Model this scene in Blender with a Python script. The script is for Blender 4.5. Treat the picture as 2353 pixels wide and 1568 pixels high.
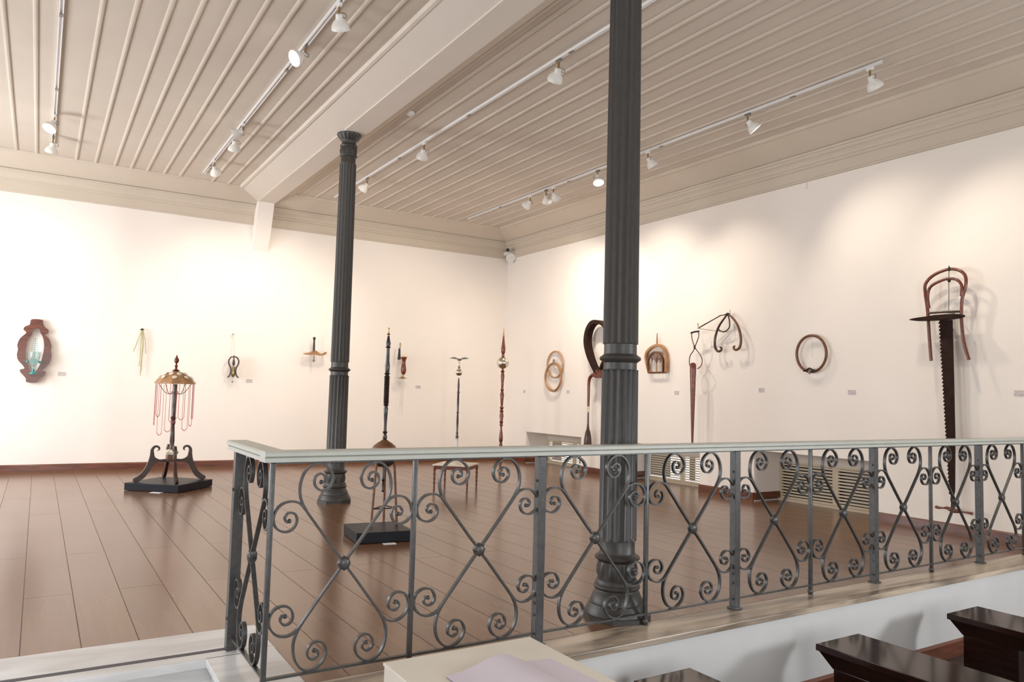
import bpy, bmesh, math, random
from mathutils import Vector, Matrix
S = bpy.context.scene
for o in list(bpy.data.objects): bpy.data.objects.remove(o, do_unlink=True)
COL = S.collection
R = math.radians
random.seed(4)

# ------------------------------------------------------------------ camera
cd = bpy.data.cameras.new('camera'); cam = bpy.data.objects.new('camera', cd); COL.objects.link(cam)
YAW, PIT, ROL, EYE = 0.55691, 0.06955, 0.02589, 1.32
f = Vector((math.sin(YAW)*math.cos(PIT), math.cos(YAW)*math.cos(PIT), math.sin(PIT)))
rt = Vector((math.cos(YAW), -math.sin(YAW), 0)); up = rt.cross(f)
rt2 = rt*math.cos(ROL)+up*math.sin(ROL); up2 = -rt*math.sin(ROL)+up*math.cos(ROL)
m = Matrix((rt2, up2, -f)).transposed().to_4x4(); m.translation = Vector((0, 0, EYE))
cam.matrix_world = m
cd.sensor_fit = 'HORIZONTAL'; cd.sensor_width = 36.0; cd.lens = 1739.34/2353*36.0
cd.clip_start = 0.05; cd.clip_end = 200
S.camera = cam
S.view_settings.view_transform = 'Standard'; S.view_settings.look = 'None'
S.view_settings.gamma = 1; S.view_settings.use_curve_mapping = False
S.view_settings.exposure = 0.04

# ------------------------------------------------------------------ world and window daylight
w = bpy.data.worlds.new('world'); S.world = w; w.use_nodes = True
w.node_tree.nodes['Background'].inputs[0].default_value = (0.86, 0.93, 1.0, 1)
w.node_tree.nodes['Background'].inputs[1].default_value = 3.0

def area(name, loc, direction, sx, sy, power, col):
    l = bpy.data.lights.new(name, 'AREA'); l.shape = 'RECTANGLE'; l.size = sx; l.size_y = sy
    l.energy = power; l.color = col
    o = bpy.data.objects.new(name, l); COL.objects.link(o); o.location = loc
    o.rotation_euler = Vector(direction).to_track_quat('-Z', 'Y').to_euler(); return o
DAY = (0.93, 0.96, 1.0)
area('daylight_left_far', (-3.05, 10.9, 1.95), (1, 0, 0), 1.5, 2.5, 190, DAY)
area('daylight_left_middle', (-3.05, 7.4, 1.95), (1, 0, 0), 1.5, 2.5, 85, DAY)
area('daylight_left_near', (-3.05, 3.0, 1.7), (1, 0, 0), 1.5, 2.5, 50, DAY)
area('daylight_behind_left', (0.2, -3.85, 1.3), (0, 1, 0), 2.0, 2.6, 125, DAY)
area('daylight_behind_right', (4.4, -3.85, 1.3), (0, 1, 0), 2.0, 2.6, 12, DAY)
area('daylight_lower_right', (7.93, -2.2, 1.6), (-1, 0.9, -0.3), 0.6, 0.9, 175, DAY)

# ------------------------------------------------------------------ materials
def mat(name, col, rough=0.5, metal=0.0, noise=0.0, nscale=8.0, bump=0.0, bscale=40.0, coat=0.0, spec=0.5,
        stretch=(1, 1, 1), col2=None):
    m = bpy.data.materials.new(name); m.use_nodes = True; nt = m.node_tree; b = nt.nodes['Principled BSDF']
    b.inputs['Base Color'].default_value = (*col, 1); b.inputs['Roughness'].default_value = rough
    b.inputs['Metallic'].default_value = metal; b.inputs['Coat Weight'].default_value = coat
    b.inputs['Specular IOR Level'].default_value = spec; b.inputs['Coat Roughness'].default_value = 0.12
    tc = nt.nodes.new('ShaderNodeTexCoord'); mp = nt.nodes.new('ShaderNodeMapping'); mp.inputs['Scale'].default_value = stretch
    nt.links.new(tc.outputs['Object'], mp.inputs[0])
    n = nt.nodes.new('ShaderNodeTexNoise'); n.inputs['Scale'].default_value = nscale; n.inputs['Detail'].default_value = 5
    nt.links.new(mp.outputs[0], n.inputs['Vector'])
    cr = nt.nodes.new('ShaderNodeValToRGB'); c2 = col2 or tuple(c*(1-noise) for c in col)
    cr.color_ramp.elements[0].position = 0.3; cr.color_ramp.elements[1].position = 0.7
    cr.color_ramp.elements[0].color = (*c2, 1); cr.color_ramp.elements[1].color = (*(min(1, c*(1+noise*0.4)) for c in col), 1)
    nt.links.new(n.outputs[0], cr.inputs[0]); nt.links.new(cr.outputs[0], b.inputs['Base Color'])
    if bump:
        n2 = nt.nodes.new('ShaderNodeTexNoise'); n2.inputs['Scale'].default_value = bscale
        nt.links.new(mp.outputs[0], n2.inputs['Vector'])
        bp = nt.nodes.new('ShaderNodeBump'); bp.inputs['Strength'].default_value = bump; bp.inputs['Distance'].default_value = 0.01
        nt.links.new(n2.outputs[0], bp.inputs['Height']); nt.links.new(bp.outputs[0], b.inputs['Normal'])
    return m
M = {}
M['wall'] = mat('plaster_wall', (0.90, 0.84, 0.785), 0.85, noise=0.02, nscale=1.5, bump=0.05, bscale=25)
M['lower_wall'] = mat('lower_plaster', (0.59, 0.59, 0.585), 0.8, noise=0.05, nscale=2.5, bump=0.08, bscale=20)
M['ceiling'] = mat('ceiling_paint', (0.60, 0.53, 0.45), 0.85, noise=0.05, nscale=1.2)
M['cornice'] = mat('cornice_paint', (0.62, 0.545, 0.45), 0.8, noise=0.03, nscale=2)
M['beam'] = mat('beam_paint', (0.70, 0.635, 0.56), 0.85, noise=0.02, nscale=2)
M['iron'] = mat('cast_iron_paint', (0.042, 0.039, 0.036), 0.42, noise=0.15, nscale=20, bump=0.06, bscale=120)
M['rail_iron'] = mat('wrought_iron', (0.070, 0.069, 0.068), 0.34, 0.3, noise=0.25, nscale=30, bump=0.1, bscale=150)
M['handrail'] = mat('handrail_paint', (0.46, 0.475, 0.43), 0.4, noise=0.05, nscale=10)
M['baseboard'] = mat('baseboard_wood', (0.15, 0.042, 0.020), 0.35, noise=0.5, nscale=6, stretch=(1, 1, 8), coat=0.2)
M['dark_wood'] = mat('dark_wood', (0.055, 0.022, 0.014), 0.3, noise=0.5, nscale=10, stretch=(1, 1, 6), coat=0.3)
M['black_wood'] = mat('black_wood', (0.018, 0.010, 0.008), 0.3, noise=0.4, nscale=10, coat=0.3)
M['red_wood'] = mat('red_wood', (0.17, 0.035, 0.015), 0.3, noise=0.5, nscale=8, stretch=(1, 1, 5), coat=0.3)
M['brown_wood'] = mat('brown_wood', (0.16, 0.065, 0.03), 0.4, noise=0.4, nscale=10, stretch=(1, 1, 5))
M['tan_wood'] = mat('tan_wood', (0.42, 0.22, 0.10), 0.4, noise=0.35, nscale=8)
M['pale_wood'] = mat('pale_wood', (0.50, 0.30, 0.16), 0.4, noise=0.25, nscale=8)
M['bench'] = mat('bench_wood', (0.024, 0.009, 0.006), 0.13, noise=0.4, nscale=5, stretch=(6, 1, 6), coat=0.0, spec=0.4)
M['pedestal'] = mat('pedestal_paint', (0.008, 0.009, 0.014), 0.45, noise=0.1, nscale=6, spec=0.25)
M['white'] = mat('white_plastic', (0.78, 0.76, 0.72), 0.35, noise=0.02)
M['track'] = mat('track_metal', (0.80, 0.79, 0.78), 0.3, noise=0.02)
M['brass'] = mat('brass', (0.45, 0.33, 0.16), 0.3, 0.9, noise=0.2, nscale=20)
M['silver'] = mat('silver', (0.75, 0.72, 0.62), 0.12, 1.0, noise=0.05, nscale=20)
M['steel'] = mat('grey_steel', (0.28, 0.27, 0.25), 0.35, 0.8, noise=0.2, nscale=20)
M['black'] = mat('black_rubber', (0.012, 0.011, 0.010), 0.5, noise=0.1)
M['shutter'] = mat('shutter_paint', (0.62, 0.52, 0.38), 0.5, noise=0.06, nscale=6)
M['podium'] = mat('podium_paint', (0.82, 0.77, 0.68), 0.5, noise=0.03, nscale=4)
M['paper'] = mat('lilac_paper', (0.72, 0.66, 0.74), 0.7, noise=0.03, nscale=4)
M['paper_edge'] = mat('paper_edge', (0.42, 0.34, 0.45), 0.7, noise=0.2, nscale=40)
M['card'] = mat('card', (0.62, 0.56, 0.56), 0.6, noise=0.25, nscale=60, stretch=(0.3, 0.3, 1.6))
M['white_card'] = mat('white_card', (0.9, 0.88, 0.86), 0.6, noise=0.02)
M['bead'] = mat('coral_bead', (0.62, 0.16, 0.15), 0.35, noise=0.1)
M['straw'] = mat('dry_straw', (0.48, 0.46, 0.25), 0.8, noise=0.3, nscale=30)
M['string'] = mat('string', (0.55, 0.5, 0.42), 0.8, noise=0.1)
M['teal'] = mat('teal_glass', (0.10, 0.55, 0.50), 0.1, noise=0.2, nscale=20)
M['shell'] = mat('pale_shell', (0.80, 0.72, 0.58), 0.4, noise=0.2, nscale=20)
M['saw_wood'] = mat('aged_dark_wood', (0.030, 0.012, 0.008), 0.75, noise=0.4, nscale=10, spec=0.2)
M['leather'] = mat('dark_leather', (0.030, 0.018, 0.014), 0.4, noise=0.3, nscale=20)
M['backing'] = mat('dark_backing_sheet', (0.02, 0.016, 0.012), 0.4)  # for sheets added behind the shutters to darken the gaps between slats
M['groove'] = mat('groove_rubber', (0.07, 0.065, 0.08), 0.5, noise=0.1)
b = M['teal'].node_tree.nodes['Principled BSDF']; b.inputs['Transmission Weight'].default_value = 0.55
g = mat('clear_glass', (0.80, 0.90, 0.88), 0.03); g.node_tree.nodes['Principled BSDF'].inputs['Transmission Weight'].default_value = 0.9; M['glass'] = g

def emis(name, col, s):
    m = bpy.data.materials.new(name); m.use_nodes = True; nt = m.node_tree; nt.nodes.remove(nt.nodes['Principled BSDF'])
    e = nt.nodes.new('ShaderNodeEmission'); e.inputs[0].default_value = (*col, 1); e.inputs[1].default_value = s
    nt.links.new(e.outputs[0], nt.nodes['Material Output'].inputs[0]); return m
M['lamp'] = emis('lamp_glow', (1.0, 0.93, 0.82), 9.0)
M['niche_sky'] = emis('niche_sky', (0.95, 0.98, 1.0), 1.5)
M['daypane'] = emis('sky_pane', (0.93, 0.97, 1.0), 3.5)

def plank_mat(name, c1, c2, mortar, wid, length, rough, spec=0.5, coat=0.0):
    m = bpy.data.materials.new(name); m.use_nodes = True; nt = m.node_tree; b = nt.nodes['Principled BSDF']
    N = nt.nodes.new; L = nt.links.new
    tc = N('ShaderNodeTexCoord'); sp = N('ShaderNodeSeparateXYZ'); cb = N('ShaderNodeCombineXYZ')
    L(tc.outputs['Object'], sp.inputs[0]); L(sp.outputs[1], cb.inputs[0]); L(sp.outputs[0], cb.inputs[1])
    br = N('ShaderNodeTexBrick'); br.offset = 0.37; br.inputs['Scale'].default_value = 1
    br.inputs['Brick Width'].default_value = length; br.inputs['Row Height'].default_value = wid
    br.inputs['Mortar Size'].default_value = 0.0028; br.inputs['Mortar Smooth'].default_value = 0.2
    br.inputs['Color1'].default_value = (*c1, 1); br.inputs['Color2'].default_value = (*c2, 1); br.inputs['Mortar'].default_value = (*mortar, 1)
    L(cb.outputs[0], br.inputs['Vector'])
    mp = N('ShaderNodeMapping'); mp.inputs['Scale'].default_value = (9, 0.5, 1); L(tc.outputs['Object'], mp.inputs[0])
    n = N('ShaderNodeTexNoise'); n.inputs['Scale'].default_value = 2; n.inputs['Detail'].default_value = 2; L(mp.outputs[0], n.inputs['Vector'])
    mx = N('ShaderNodeMix'); mx.data_type = 'RGBA'; mx.blend_type = 'MULTIPLY'; mx.inputs[0].default_value = 0.55
    L(br.outputs['Color'], mx.inputs[6]); L(n.outputs['Color'], mx.inputs[7])
    bw = N('ShaderNodeRGBToBW'); L(n.outputs['Color'], bw.inputs[0])
    rp = N('ShaderNodeMapRange'); rp.inputs[1].default_value = 0.3; rp.inputs[2].default_value = 0.7; rp.inputs[3].default_value = 0.85; rp.inputs[4].default_value = 1.1
    L(bw.outputs[0], rp.inputs[0])
    vm = N('ShaderNodeVectorMath'); vm.operation = 'SCALE'; L(br.outputs['Color'], vm.inputs[0]); L(rp.outputs[0], vm.inputs['Scale'])
    L(vm.outputs[0], b.inputs['Base Color'])
    n2 = N('ShaderNodeTexNoise'); n2.inputs['Scale'].default_value = 1.2; n2.inputs['Detail'].default_value = 4; L(tc.outputs['Object'], n2.inputs['Vector'])
    r2 = N('ShaderNodeMapRange'); r2.inputs[3].default_value = rough*0.85; r2.inputs[4].default_value = rough*1.2; L(n2.outputs[0], r2.inputs[0])
    rm = N('ShaderNodeMix'); rm.data_type = 'FLOAT'; L(br.outputs['Fac'], rm.inputs[0]); L(r2.outputs[0], rm.inputs[2]); rm.inputs[3].default_value = 0.45; L(rm.outputs[0], b.inputs['Roughness'])
    sm = N('ShaderNodeMapRange'); L(br.outputs['Fac'], sm.inputs[0]); sm.inputs[3].default_value = spec; sm.inputs[4].default_value = spec*0.45; L(sm.outputs[0], b.inputs['Specular IOR Level'])
    cm = N('ShaderNodeMapRange'); L(br.outputs['Fac'], cm.inputs[0]); cm.inputs[3].default_value = coat; cm.inputs[4].default_value = 0.0; L(cm.outputs[0], b.inputs['Coat Weight'])
    bp = N('ShaderNodeBump'); bp.inputs['Strength'].default_value = 0.01; bp.inputs['Distance'].default_value = 0.002
    mp3 = N('ShaderNodeMapping'); mp3.inputs['Scale'].default_value = (2.0, 22, 1); L(tc.outputs['Object'], mp3.inputs[0])
    n3 = N('ShaderNodeTexNoise'); n3.inputs['Scale'].default_value = 1.5; n3.inputs['Detail'].default_value = 0; L(mp3.outputs[0], n3.inputs['Vector'])
    L(n3.outputs[0], bp.inputs['Height'])
    b.inputs['Coat Roughness'].default_value = 0.2
    return m
M['floor'] = plank_mat('wood_floor', (0.205, 0.105, 0.054), (0.165, 0.080, 0.040), (0.095, 0.048, 0.027), 0.26, 3.4, 0.21, 0.38, 0.12)
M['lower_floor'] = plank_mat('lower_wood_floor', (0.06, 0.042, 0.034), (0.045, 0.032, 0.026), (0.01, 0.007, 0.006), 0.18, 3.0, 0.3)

def marble(name, base, vein, sx, sy):
    m = bpy.data.materials.new(name); m.use_nodes = True; nt = m.node_tree; b = nt.nodes['Principled BSDF']
    N = nt.nodes.new; L = nt.links.new
    tc = N('ShaderNodeTexCoord'); mp = N('ShaderNodeMapping'); mp.inputs['Scale'].default_value = (sx, sy, 4); mp.inputs['Rotation'].default_value = (0, 0, 0.12)
    L(tc.outputs['Object'], mp.inputs[0])
    n = N('ShaderNodeTexNoise'); n.inputs['Scale'].default_value = 1.6; n.inputs['Detail'].default_value = 8; n.inputs['Distortion'].default_value = 1.2
    L(mp.outputs[0], n.inputs['Vector'])
    cr = N('ShaderNodeValToRGB'); e = cr.color_ramp.elements; e[0].position = 0.36; e[0].color = (*vein, 1); e[1].position = 0.60; e[1].color = (*base, 1)
    L(n.outputs[0], cr.inputs[0]); L(cr.outputs[0], b.inputs['Base Color']); b.inputs['Roughness'].default_value = 0.28
    return m
M['marble'] = marble('white_marble', (0.72, 0.73, 0.74), (0.54, 0.535, 0.53), 0.7, 4)
M['marble_warm'] = marble('veined_marble', (0.56, 0.46, 0.35), (0.19, 0.15, 0.115), 0.55, 5)

# ------------------------------------------------------------------ mesh helpers
def catmull(pts, n=6, closed=False):
    P = [Vector(p) for p in pts]; out = []; k = len(P)
    rng = range(k if closed else k-1)
    for i in rng:
        if closed: a, b_, c, d = P[(i-1) % k], P[i], P[(i+1) % k], P[(i+2) % k]
        else: a, b_, c, d = P[max(i-1, 0)], P[i], P[i+1], P[min(i+2, k-1)]
        for j in range(n):
            t = j/n; out.append(0.5*((2*b_)+(c-a)*t+(2*a-5*b_+4*c-d)*t*t+(3*b_-a-3*c+d)*t**3))
    if not closed: out.append(P[-1])
    return out
class MB:
    def __init__(s): s.bm = bmesh.new()
    def box(s, a, b, bev=0.0):
        vs = [s.bm.verts.new((x, y, z)) for x in (a[0], b[0]) for y in (a[1], b[1]) for z in (a[2], b[2])]
        F = [(0, 1, 3, 2), (4, 6, 7, 5), (0, 4, 5, 1), (2, 3, 7, 6), (0, 2, 6, 4), (1, 5, 7, 3)]
        fs = [s.bm.faces.new([vs[i] for i in q]) for q in F]
        if bev:
            es = list({e for f_ in fs for e in f_.edges})
            bmesh.ops.bevel(s.bm, geom=es, offset=bev, segments=2, affect='EDGES', profile=0.5)
        return s
    def tube(s, pts, r, seg=8, cap=True, closed=False):
        P = [Vector(p) for p in pts]; n = len(P); rad = r if isinstance(r, (list, tuple)) else [r]*n
        rings = []; prev = None
        for i, p in enumerate(P):
            if closed: t = P[(i+1) % n]-P[i-1]
            else: t = P[min(i+1, n-1)]-P[max(i-1, 0)]
            if t.length < 1e-9: t = Vector((0, 0, 1))
            t.normalize()
            if prev is None:
                u = t.orthogonal().normalized()
            else:
                u = prev-t*prev.dot(t)
                u = u.normalized() if u.length > 1e-6 else t.orthogonal().normalized()
            prev = u; v = t.cross(u)
            rings.append([s.bm.verts.new(p+(u*math.cos(2*math.pi*k/seg)+v*math.sin(2*math.pi*k/seg))*rad[i]) for k in range(seg)])
        for i in range(n if closed else n-1):
            a, b_ = rings[i], rings[(i+1) % n]
            for k in range(seg): s.bm.faces.new((a[k], a[(k+1) % seg], b_[(k+1) % seg], b_[k]))
        if cap and not closed: s.bm.faces.new(rings[0][::-1]); s.bm.faces.new(rings[-1])
        return s
    def lathe(s, prof, c=(0, 0, 0), seg=24, mod=None, axis=None):
        # prof: list of (z, r); mod(z, angle) -> radius factor; axis: direction the profile runs along
        q = Matrix.Identity(3) if axis is None else Vector(axis).normalized().to_track_quat('Z', 'Y').to_matrix()
        rings = []
        for z, r in prof:
            ring = []
            for k in range(seg):
                a = 2*math.pi*k/seg; rr = r*(mod(z, a) if mod else 1)
                ring.append(s.bm.verts.new(Vector(c)+q @ Vector((rr*math.cos(a), rr*math.sin(a), z))))
            rings.append(ring)
        for a, b_ in zip(rings, rings[1:]):
            for k in range(seg): s.bm.faces.new((a[k], a[(k+1) % seg], b_[(k+1) % seg], b_[k]))
        s.bm.faces.new(rings[0][::-1]); s.bm.faces.new(rings[-1]); return s
    def strip(s, path, thick, wid, wdir):
        # flat bar swept along a path, 'wid' across wdir, 'thick' in the other direction
        P = [Vector(p) for p in path]; W = Vector(wdir).normalized(); n = len(P); rings = []
        for i, p in enumerate(P):
            t = (P[min(i+1, n-1)]-P[max(i-1, 0)]); t.normalize(); u = t.cross(W).normalized()
            th = thick[i] if isinstance(thick, list) else thick; ww = wid[i] if isinstance(wid, list) else wid
            rings.append([s.bm.verts.new(p+u*a*th/2+W*b_*ww/2) for a, b_ in ((-1, -1), (1, -1), (1, 1), (-1, 1))])
        for a, b_ in zip(rings, rings[1:]):
            for k in range(4): s.bm.faces.new((a[k], a[(k+1) % 4], b_[(k+1) % 4], b_[k]))
        s.bm.faces.new(rings[0][::-1]); s.bm.faces.new(rings[-1]); return s
    def prism(s, out, vec, hole=None, to3=None):
        # polygon (list of 3-D points) extruded by vec, with an optional hole (same point count is not needed)
        vec = Vector(vec)
        def ring(pts): return [s.bm.verts.new(Vector(p)) for p in pts]
        a = ring(out); es = [s.bm.edges.new((a[i], a[(i+1) % len(a)])) for i in range(len(a))]
        if hole:
            h = ring(hole); es += [s.bm.edges.new((h[i], h[(i+1) % len(h)])) for i in range(len(h))]
        fs = [x for x in bmesh.ops.triangle_fill(s.bm, use_beauty=True, use_dissolve=False, edges=es)['geom'] if isinstance(x, bmesh.types.BMFace)]
        r = bmesh.ops.extrude_face_region(s.bm, geom=fs)
        bmesh.ops.translate(s.bm, verts=[v for v in r['geom'] if isinstance(v, bmesh.types.BMVert)], vec=vec)
        return s
    def extr(s, prof, p0, p1, U, V):
        # closed 2-D profile (u, v) swept from p0 to p1
        p0, p1, U, V = Vector(p0), Vector(p1), Vector(U), Vector(V)
        a = [s.bm.verts.new(p0+U*u+V*v) for u, v in prof]; b_ = [s.bm.verts.new(p1+U*u+V*v) for u, v in prof]; n = len(prof)
        for k in range(n): s.bm.faces.new((a[k], a[(k+1) % n], b_[(k+1) % n], b_[k]))
        s.bm.faces.new(a[::-1]); s.bm.faces.new(b_); return s
    def ball(s, c, r, seg=12, sc=(1, 1, 1)):
        g_ = bmesh.ops.create_uvsphere(s.bm, u_segments=seg, v_segments=max(6, seg//2), radius=r)
        for v in g_['verts']: v.co = Vector(c)+Vector((v.co.x*sc[0], v.co.y*sc[1], v.co.z*sc[2]))
        return s
    def build(s, name, m_, parent=None, smooth=False):
        bmesh.ops.recalc_face_normals(s.bm, faces=s.bm.faces)
        if parent is not None:
            o_ = parent; off = Vector((0, 0, 0))
            while o_ is not None: off += o_.location; o_ = o_.parent
            bmesh.ops.translate(s.bm, verts=s.bm.verts, vec=-off)
        me = bpy.data.meshes.new(name); s.bm.to_mesh(me); s.bm.free()
        if smooth:
            for p in me.polygons: p.use_smooth = True
            me.set_sharp_from_angle(angle=R(38))
        me.materials.append(M[m_]); o = bpy.data.objects.new(name, me); COL.objects.link(o)
        if parent is not None: o.parent = parent
        return o
def thing(name, label, cat, loc, group=None, kind=None):
    o = bpy.data.objects.new(name, None); COL.objects.link(o); o.location = loc; o.empty_display_size = 0.1
    if kind: o['kind'] = kind
    if label: o['label'] = label
    if cat: o['category'] = cat
    if group: o['group'] = group
    return o
def tag(o, label, cat, group=None):
    o['label'] = label; o['category'] = cat
    if group: o['group'] = group
    return o
def struct(mb, name, m_, smooth=False):
    o = mb.build(name, m_, None, smooth); o['kind'] = 'structure'; return o
def copy_tree(o, parent=None):
    c = o.copy(); COL.objects.link(c)
    if parent: c.parent = parent
    for ch in list(o.children): copy_tree(ch, c)
    return c

# ------------------------------------------------------------------ room shell
XL, XR, YB, YF = -3.2, 8.01, 13.10, -4.0
ZL = -0.58; ZC = 4.57; RY = 3.39
# back wall, left wall, front wall
struct(MB().box((XL-0.2, YB, -0.3), (XR+0.9, YB+0.3, 5.0)), 'wall_back', 'wall')
def wall_with_holes(name, axis, c0, c1, a0, a1, z0, z1, holes, m_='wall'):
    mb = MB(); cuts = sorted(holes); a = a0
    def bx(p, q, zz0, zz1):
        if q-p < 1e-4 or zz1-zz0 < 1e-4: return
        if axis == 'x': mb.box((c0, p, zz0), (c1, q, zz1))
        else: mb.box((p, c0, zz0), (q, c1, zz1))
    for (p, q, h0, h1) in cuts:
        bx(a, p, z0, z1); bx(p, q, z0, h0); bx(p, q, h1, z1); a = q
    bx(a, a1, z0, z1); return struct(mb, name, m_)
wall_with_holes('wall_left', 'x', XL-0.3, XL, YF, YB, -0.7, 5.0, [(10.15, 11.65, 0.7, 3.2), (6.65, 8.15, 0.7, 3.2), (2.25, 3.75, 0.45, 2.95)])
wall_with_holes('wall_front', 'y', YF-0.3, YF, XL-0.3, XR+0.3, -0.7, 5.0, [(-0.8, 1.2, 0.0, 2.6), (3.4, 5.4, 0.0, 2.6)])
NICHE = [(10.52, 12.26, 0.60), (7.75, 9.45, 0.60), (5.10, 6.79, 0.665)]
wall_with_holes('wall_right', 'x', XR, XR+0.62, YF, YB, -0.7, 5.0,
                [(-2.8, -1.6, 0.95, 2.25), (5.10, 6.79, -0.02, 0.665), (7.75, 9.45, -0.02, 0.60), (10.52, 12.26, -0.02, 0.60)])
# casement glazing of the tall windows (out of the frame, the daylight comes through them)
wn = 1
for (x, y0, y1, z0, z1) in ((XL, 10.15, 11.65, 0.7, 3.2), (XL, 6.65, 8.15, 0.7, 3.2), (XL, 2.25, 3.75, 0.45, 2.95)):
    t = thing('window_%d' % wn, None, None, (x-0.15, (y0+y1)/2, z0), kind='structure'); wn += 1
    mb = MB(); mb.box((x-0.18, y0, z0), (x-0.12, y0+0.06, z1)); mb.box((x-0.18, y1-0.06, z0), (x-0.12, y1, z1))
    mb.box((x-0.18, y0+0.06, z0), (x-0.12, y1-0.06, z0+0.06)); mb.box((x-0.18, y0+0.06, z1-0.06), (x-0.12, y1-0.06, z1)); mb.box((x-0.18, (y0+y1)/2-0.025, z0+0.06), (x-0.12, (y0+y1)/2+0.025, z1-0.06))
    mb.build('window_frame', 'beam', t); MB().box((x-0.16, y0+0.06, z0+0.06), (x-0.155, y1-0.06, z1-0.06)).build('pane', 'daypane', t)
for (x0, x1, z0, z1) in ((-0.8, 1.2, 0.0, 2.6), (3.4, 5.4, 0.0, 2.6)):
    t = thing('window_%d' % wn, None, None, ((x0+x1)/2, YF-0.15, z0), kind='structure'); wn += 1
    mb = MB(); mb.box((x0, YF-0.18, z0), (x0+0.06, YF-0.12, z1)); mb.box((x1-0.06, YF-0.18, z0), (x1, YF-0.12, z1))
    mb.box((x0+0.06, YF-0.18, z0), (x1-0.06, YF-0.12, z0+0.06)); mb.box((x0+0.06, YF-0.18, z1-0.06), (x1-0.06, YF-0.12, z1)); mb.box(((x0+x1)/2-0.025, YF-0.18, z0+0.06), ((x0+x1)/2+0.025, YF-0.12, z1-0.06))
    mb.build('window_frame', 'beam', t); MB().box((x0+0.06, YF-0.16, z0+0.06), (x1-0.06, YF-0.155, z1-0.06)).build('pane', 'daypane', t)
t = thing('window_%d' % wn, None, None, (XR+0.3, -2.2, 0.95), kind='structure'); wn += 1
MB().box((XR+0.30, -2.8, 0.95), (XR+0.34, -1.6, 2.25)).build('pane', 'daypane', t)

# floors
mb = MB(); mb.box((1.10, 3.43, -0.2), (XR+0.62, YB, 0)); mb.box((XL, 4.40, -0.2), (1.10, YB, 0))
struct(mb, 'floor', 'floor')
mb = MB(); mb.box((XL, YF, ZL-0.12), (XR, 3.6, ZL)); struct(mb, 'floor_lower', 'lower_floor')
# marble edge, landing and steps
mb = MB(); mb.box((1.10, 3.172, -0.035), (XR, 3.43, 0.0), 0.004); struct(mb, 'trim_1', 'marble_warm')
mb = MB(); mb.box((0.765, 3.172, -0.035), (1.10, 3.97, 0.0), 0.003); mb.box((0.965, 3.9705, -0.2), (1.0995, 4.3995, 0.0)); struct(mb, 'trim_2', 'marble')
mb = MB(); mb.box((XL, 4.09, -0.2), (0.964, 4.3995, 0.0)); mb.box((XL, 3.955, -0.045), (0.964, 4.05, 0.0), 0.006); mb.box((XL, 4.05, -0.2), (0.964, 4.09, -0.006))
mb.box((XL, 3.975, -0.2), (0.964, 4.05, -0.045))
for i in (1, 2): mb.box((XL, 3.965-0.32*i, -0.193*i-0.2), (0.80, 4.0-0.32*(i-1), -0.193*i))
struct(mb, 'trim_3', 'marble')
mb = MB(); mb.box((XL, 4.052, -0.006), (0.93, 4.088, -0.001)); struct(mb, 'trim_4', 'groove')
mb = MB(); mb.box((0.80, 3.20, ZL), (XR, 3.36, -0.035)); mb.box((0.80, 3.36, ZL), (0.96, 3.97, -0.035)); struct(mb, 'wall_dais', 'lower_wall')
mb = MB(); mb.extr([(0, 0), (0, 0.12), (0.006, 0.12), (0.018, 0.105), (0.018, 0)], (0.80, 3.20, ZL), (XR, 3.20, ZL), (0, -1, 0), (0, 0, 1)); struct(mb, 'baseboard_dais', 'baseboard')

# baseboards of the gallery
BP = [(0, 0.018), (0, 0.113), (0.008, 0.113), (0.02, 0.098), (0.02, 0.018)]
def board(name, p0, p1, U):
    o = struct(MB().extr(BP, p0, p1, U, (0, 0, 1)), name, 'baseboard'); return o
board('baseboard_back', (XL, YB, 0), (XR, YB, 0), (0, -1, 0))
segs = [(3.43, 5.10), (6.79, 7.75), (9.45, 10.52), (12.26, YB)]
mb = MB()
for a, b_ in segs: mb.extr(BP, (XR, a, 0), (XR, b_, 0), (-1, 0, 0), (0, 0, 1))
for y0, y1, zt in NICHE:
    mb.extr(BP, (XR, y1, 0), (XR+0.56, y1, 0), (0, -1, 0), (0, 0, 1)); mb.extr(BP, (XR, y0, 0), (XR+0.56, y0, 0), (0, 1, 0), (0, 0, 1))
struct(mb, 'baseboard_right', 'baseboard')
# quarter-round strip under the boards
mb = MB(); mb.box((XL, YB-0.03, 0), (XR, YB, 0.018))
for a, b_ in segs: mb.box((XR-0.03, a, 0), (XR, b_, 0.018))
struct(mb, 'trim_5', 'brown_wood')

# ceiling: two boarded fields with half-round battens, sloped margins around each
def ceiling_field(x0, x1, y0, y1, batts, name):
    mb = MB(); mb.box((x0-0.5, y0, ZC), (x1+0.7, y1+0.6, ZC+0.1))
    for xb in batts:
        mb.extr([(-0.022, 0.002), (-0.022, -0.006), (-0.014, -0.016), (0, -0.020), (0.014, -0.016), (0.022, -0.006), (0.022, 0.002)], (xb, y0, ZC), (xb, y1, ZC), (1, 0, 0), (0, 0, 1))
    return struct(mb, name, 'ceiling')
LB = [-0.45-0.235*k for k in range(1, 11)][::-1] + [-0.45, -0.21, 0.28, 0.53, 0.78, 1.0, 1.22, 1.455, 1.68, 2.155, 2.40]
RB = [3.57+0.247*k for k in range(16)]
RB = [x for x in RB if abs(x-4.06) > 0.07 and abs(x-6.60) > 0.05]
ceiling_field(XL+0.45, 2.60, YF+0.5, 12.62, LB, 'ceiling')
ceiling_field(3.42, 7.47, YF+0.5, 12.62, RB, 'ceiling_right')
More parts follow.
